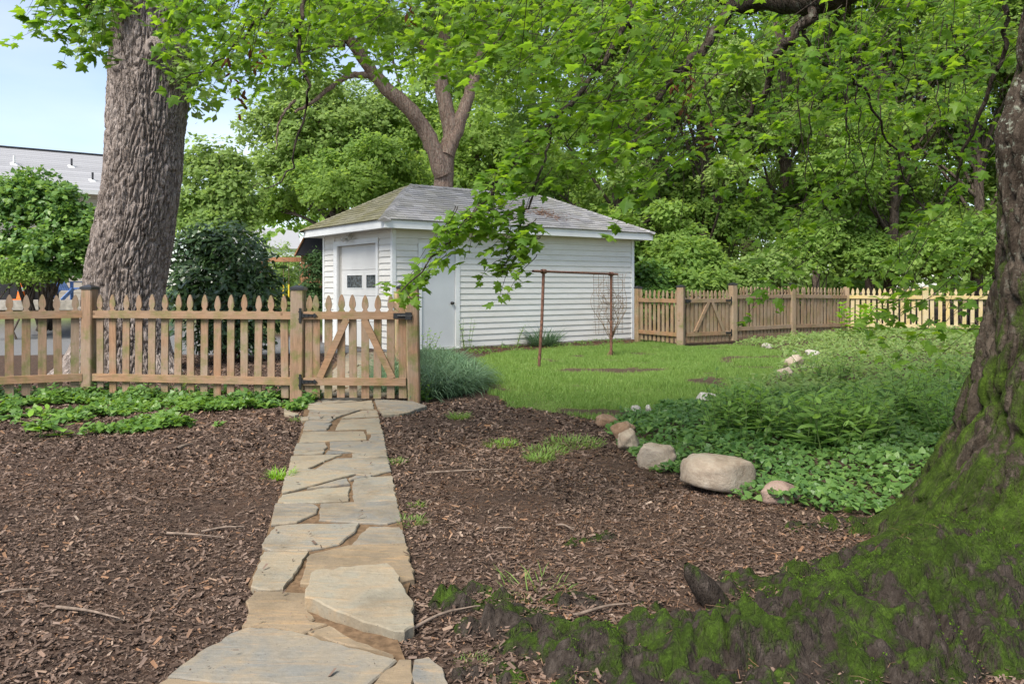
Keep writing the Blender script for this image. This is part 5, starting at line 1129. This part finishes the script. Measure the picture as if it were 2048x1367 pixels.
# liriope clump beside the gate and tuft by the wall
def mass(n, box, f, h, wdt, mat, name, lab):
    x, yy = inpoly_pts(n, box, f); N = len(x); pos = np.stack([x, yy, gz(x, yy)], -1); a = rng.uniform(0, 6.28, N)
    nr = np.stack([np.cos(a)*.55, np.sin(a)*.55, np.full(N, .8)], -1)+rng.normal(0, .2, (N, 3)); hh = h*rng.uniform(.6, 1.15, N)
    V, Fs = scatter([(-wdt,0,0),(wdt,0,0),(wdt,.1,.5),(-wdt,.1,.5),(wdt*.6,.45,.82),(-wdt*.6,.45,.82),(0,.75,.86)], [np.array([(0,1,2,3),(3,2,4,5)]), np.array([(5,4,6)])], pos, frames(nr, nr*[1,1,0]), hh)
    return tag(link(name, mesh(name, V, Fs), M[mat]), lab, 'plant', kind='stuff')
LIR = [(-1.05,9.5),(-.72,9.75),(-.48,10.2),(-.42,10.9),(-.62,12),(-.9,13.5),(-1.2,14.8),(-1.75,14.8),(-1.6,12.6),(-1.3,10.6)]
mass(26000, (-2, -.3, 9.3, 15), lambda a, b: sdist(LIR, a, b) > 0, .40, .016, 'liriope', 'liriope', 'blue-green strap-leaved clump right of the gate post')
LIR2 = [(-1.75,9.9),(-1.35,9.9),(-1.75,13),(-2.2,13)]
mass(5000, (-2.4, -1.2, 9.8, 13.2), lambda a, b: sdist(LIR2, a, b) > 0, .36, .016, 'liriope', 'liriope', 'strap-leaved plants seen through the gate pickets')
g = ga_w(3.55, -.45, 0); tag(link('grass_clump', mesh('grass_clump', *tuft_mesh(420, .22, .52, .02)), M['liriope'], None, (g[0], g[1], -.02)), 'tall grass clump against the garage wall between the pipe posts', 'plant')
# ivy beds
def ground_leaves(n, box, f, size, mat, name, lab, hgt=(.02, .12), tmpl=(IVY_V, IVY_F), clump=1.6, tiltn=.45):
    x, yy = inpoly_pts(n, box, f); N = len(x); hh = hgt[0]+(hgt[1]-hgt[0])*np.clip(.5+.8*noise3(xy0(x, yy, clump, 4.))+.4*noise3(xy0(x, yy, clump*4, 6.)), 0, 1.3)
    pos = np.stack([x, yy, gz(x, yy)+hh*rng.uniform(.35, 1, N)], -1)
    V, Fs = scatter(*tmpl, pos, frames(np.array([0, -.15, 1.])+rng.normal(0, tiltn, (N, 3))), size*rng.uniform(.6, 1.3, N))
    return tag(link(name, mesh(name, V, Fs), M[mat]), lab, 'ground cover', kind='stuff')
wbf = lambda a, b: .16*fbm(xy0(a, b, 2.2), 4)
ground_leaves(64000, (.6, 7.5, 4.2, 10.5), lambda a, b: (sdist(BED, a, b)+wbf(a, b)*.6 > -.02) & (b < 9.6+1.2*noise3(xy0(a, b, .8))) & (np.hypot(a-TX, b-TY) > .8), .048, 'ivy', 'ivy_ground_cover', 'dark green ivy carpet in the front of the plant bed', (.02, .14))
ground_leaves(60000, (1, 14, 8.6, 21.5), lambda a, b: (sdist(BED, a, b)+wbf(a, b)*.6 > -.02) & (b > 9.0+1.2*noise3(xy0(a, b, .8))), .085, 'bed_light', 'leafy_ground_cover', 'pale green leafy ground cover in the back of the plant bed', (.05, .24), (LG_V, LG_F))
# left ivy: dense along the fence, trailing patches in front
def ivl(a, b):
    fy = np.interp(a, [-7.5, -5.14, -2.5], [8.75, 9.72, 9.28]); d = fy-b; n_ = 1.9*noise3(xy0(a, b, 1.3, 2.))+1.2*noise3(xy0(a, b, 3.6, 5.))
    lim = np.interp(a, [-6, -4.5, -3, -2.4, -2.1], [2.6, 2.2, 1.7, .8, .1]); return (d > -.25) & (d < lim*1.25) & (n_ > -.42+.72*np.clip(d/lim, 0, 1.3)-.15*(a < -4.2)) & (a < -2.25)
ground_leaves(44000, (-7.2, -2.1, 6.4, 10.2), ivl, .058, 'ivy_light', 'ivy_ground_cover', 'trailing bright ivy along the foot of the left picket fence', (.01, .13), clump=2.2)
ground_leaves(9000, (-7.2, -2.1, 8.3, 10.2), lambda a, b: ivl(a, b) & (np.interp(a, [-7.5, -5.14, -2.5], [8.75, 9.72, 9.28])-b < .45), .06, 'ivy', 'ivy_ground_cover', 'darker ivy growing thickly right under the left fence rail', (.04, .2), clump=2.2)
# scattered ivy between stones and wall weeds
ground_leaves(9000, (-.9, 3.6, 15.6, 19.6), lambda a, b: (sdist(LAWN, a, b) < .1) & ((a-A0[0])*va[0]+(b-A0[1])*va[1] < -.05) & (noise3(xy0(a, b, 2.2, 8.)) > .08), .05, 'ivy_light', 'weeds', 'low weeds in the dirt strip along the garage wall', (.01, .09), (LG_V, LG_F))
x, yy = inpoly_pts(5000, (-.9, 3.6, 15.8, 19.8), lambda a, b: (sdist(LAWN, a, b) < .1) & ((a-A0[0])*va[0]+(b-A0[1])*va[1] < -.03)); N = len(x)
V, Fs = scatter(LG_V, LG_F, np.stack([x, yy, gz(x, yy)+.01], -1), frames(np.array([0,0,1.])+rng.normal(0,.3,(N,3))), rng.uniform(.03,.07,N)); tag(link('leaf_litter', mesh('leaf_litter', V, Fs), M['dead_leaf']), 'brown leaf litter in the dirt strip along the garage wall', 'leaf litter', kind='stuff')
# upright plants
def plant_mesh(h, nst, lf, spread=.12, tmpl=(LG_V, LG_F), wid=1.):
    st = MB(); ps_, nr_, ro_, sz_ = [], [], [], []
    for s in range(nst):
        b = rng.normal(0, spread, 3)*[1, 1, 0]; top_ = b*1.6+np.array([rng.normal(0, .05), rng.normal(0, .05), h*rng.uniform(.75, 1.1)]); pth = smooth_path([b, (b+top_)/2+rng.normal(0, .02, 3), top_], 8); st.tube(pth, np.linspace(.006, .002, 8), 4)
        m = int(h/.028); 
        for k in range(m):
            t = .15+.85*k/m; p = pth[min(7, int(t*7.99))]; a = k*2.4+rng.uniform(0, .5); d = np.array([math.cos(a), math.sin(a), 0]); ps_.append(p); sz_.append(lf*rng.uniform(.75, 1.2)*(1-.45*t))
            ro_.append(d+np.array([0, 0, .1+.5*t])); nr_.append(np.array([0, 0, 1.])-d*(.1+.5*t)+rng.normal(0, .15, 3))
    V, Fs = scatter(*tmpl, np.array(ps_), frames(np.array(nr_), np.array(ro_)), np.array(sz_)); return st, V, Fs
def make_plant(h, nst, lf, mat, spread=.12, tmpl=(LG_V, LG_F)):
    e = empty('leafy_plant'); st, V, Fs = plant_mesh(h, nst, lf, spread, tmpl); o = st.build('stems', M['stem'], e); o['kind'] = 'stuff'; o = link('leaves', mesh('leaves', V, Fs), M[mat], e); o['kind'] = 'stuff'; return e
pp = [make_plant(.32, 6, .15, 'plant'), make_plant(.38, 6, .13, 'plant'), make_plant(.27, 6, .16, 'plant')]; fi = set()
spots = []
while len(spots) < 52:
    px, py = rng.uniform(1430, 1950), rng.uniform(752, 880); g = G(px, py, .16)
    if noise3(np.array([[px*.008, py*.012, 1.]]))[0] < -.1-.0004*(px-1400): continue
    if sdist(BED, np.array([g[0]]), np.array([g[1]]))[0] < .8: continue
    spots.append((g[0], g[1]))
for i, (a, b) in enumerate(spots):
    k = i % 3; e = pp[k]; s = rng.uniform(.75, 1.2)
    if k in fi: e = copy_tree(e, (a, b, float(gz(a, b))), rng.uniform(0, 6.28), s)
    else: e.location = (a, b, float(gz(a, b))); fi.add(k)
    tag(e, 'upright green leafy perennial in the middle of the plant bed', 'plant', 'upright perennials in the bed')
def single(px, py, z, h, nst, lf, mat, lab, spread=.06, tmpl=(LG_V, LG_F), d=None):
    g = G(px, py, z) if d is None else np.array([*P(px, py, d)[:2], z]); e = make_plant(h, nst, lf, mat, spread, tmpl); e.location = (g[0], g[1], float(gz(g[0], g[1]))); tag(e, lab, 'plant')
single(1690, 655, .2, .75, 8, .30, 'plant_bright', 'tall bright broad-leaved plant in front of the far fence corner', .18, d=18)
single(1500, 860, .15, .42, 6, .20, 'plant', 'broad-leaved plant at the front of the perennials', .12); single(1620, 880, .15, .4, 6, .20, 'plant', 'second broad-leaved plant right of the first at the front of the perennials', .12)
single(372, 792, 0, .30, 6, .12, 'plant_bright', 'leafy weed pushing up against the middle of the left fence rail', .05); single(105, 872, 0, .22, 4, .20, 'plant_bright', 'yellow-green broad-leaved seedling in the left ivy', .05); single(850, 800, 0, .26, 6, .10, 'plant_bright', 'bright leafy weed at the foot of the gate post and strap-leaved clump', .06)
single(178, 775, 0, .62, 7, .05, 'plant', 'wispy tall weed growing in front of the left fence post', .07); single(845, 690, 0, .5, 6, .12, 'plant_bright', 'small shrubby plant left of the garage side door', .12, d=15.9)
g = ga_w(1.55, -.35, 0); e = make_plant(.65, 5, .09, 'plant', .1); e.location = g; tag(e, 'thin tall weed at the right jamb of the garage side door', 'plant')
g = ga_w(2.6, -.35, 0); e = make_plant(.5, 4, .09, 'plant', .18); e.location = g; tag(e, 'sparse leggy plant against the garage wall right of the side door', 'plant')
print('TRIS', sum(sum(len(p.vertices)-2 for p in m.polygons) if len(m.polygons) < 2000 else int(np.sum(len(m.loops)-2*len(m.polygons))) for m in bpy.data.meshes), 'OBJ', len(bpy.data.objects))
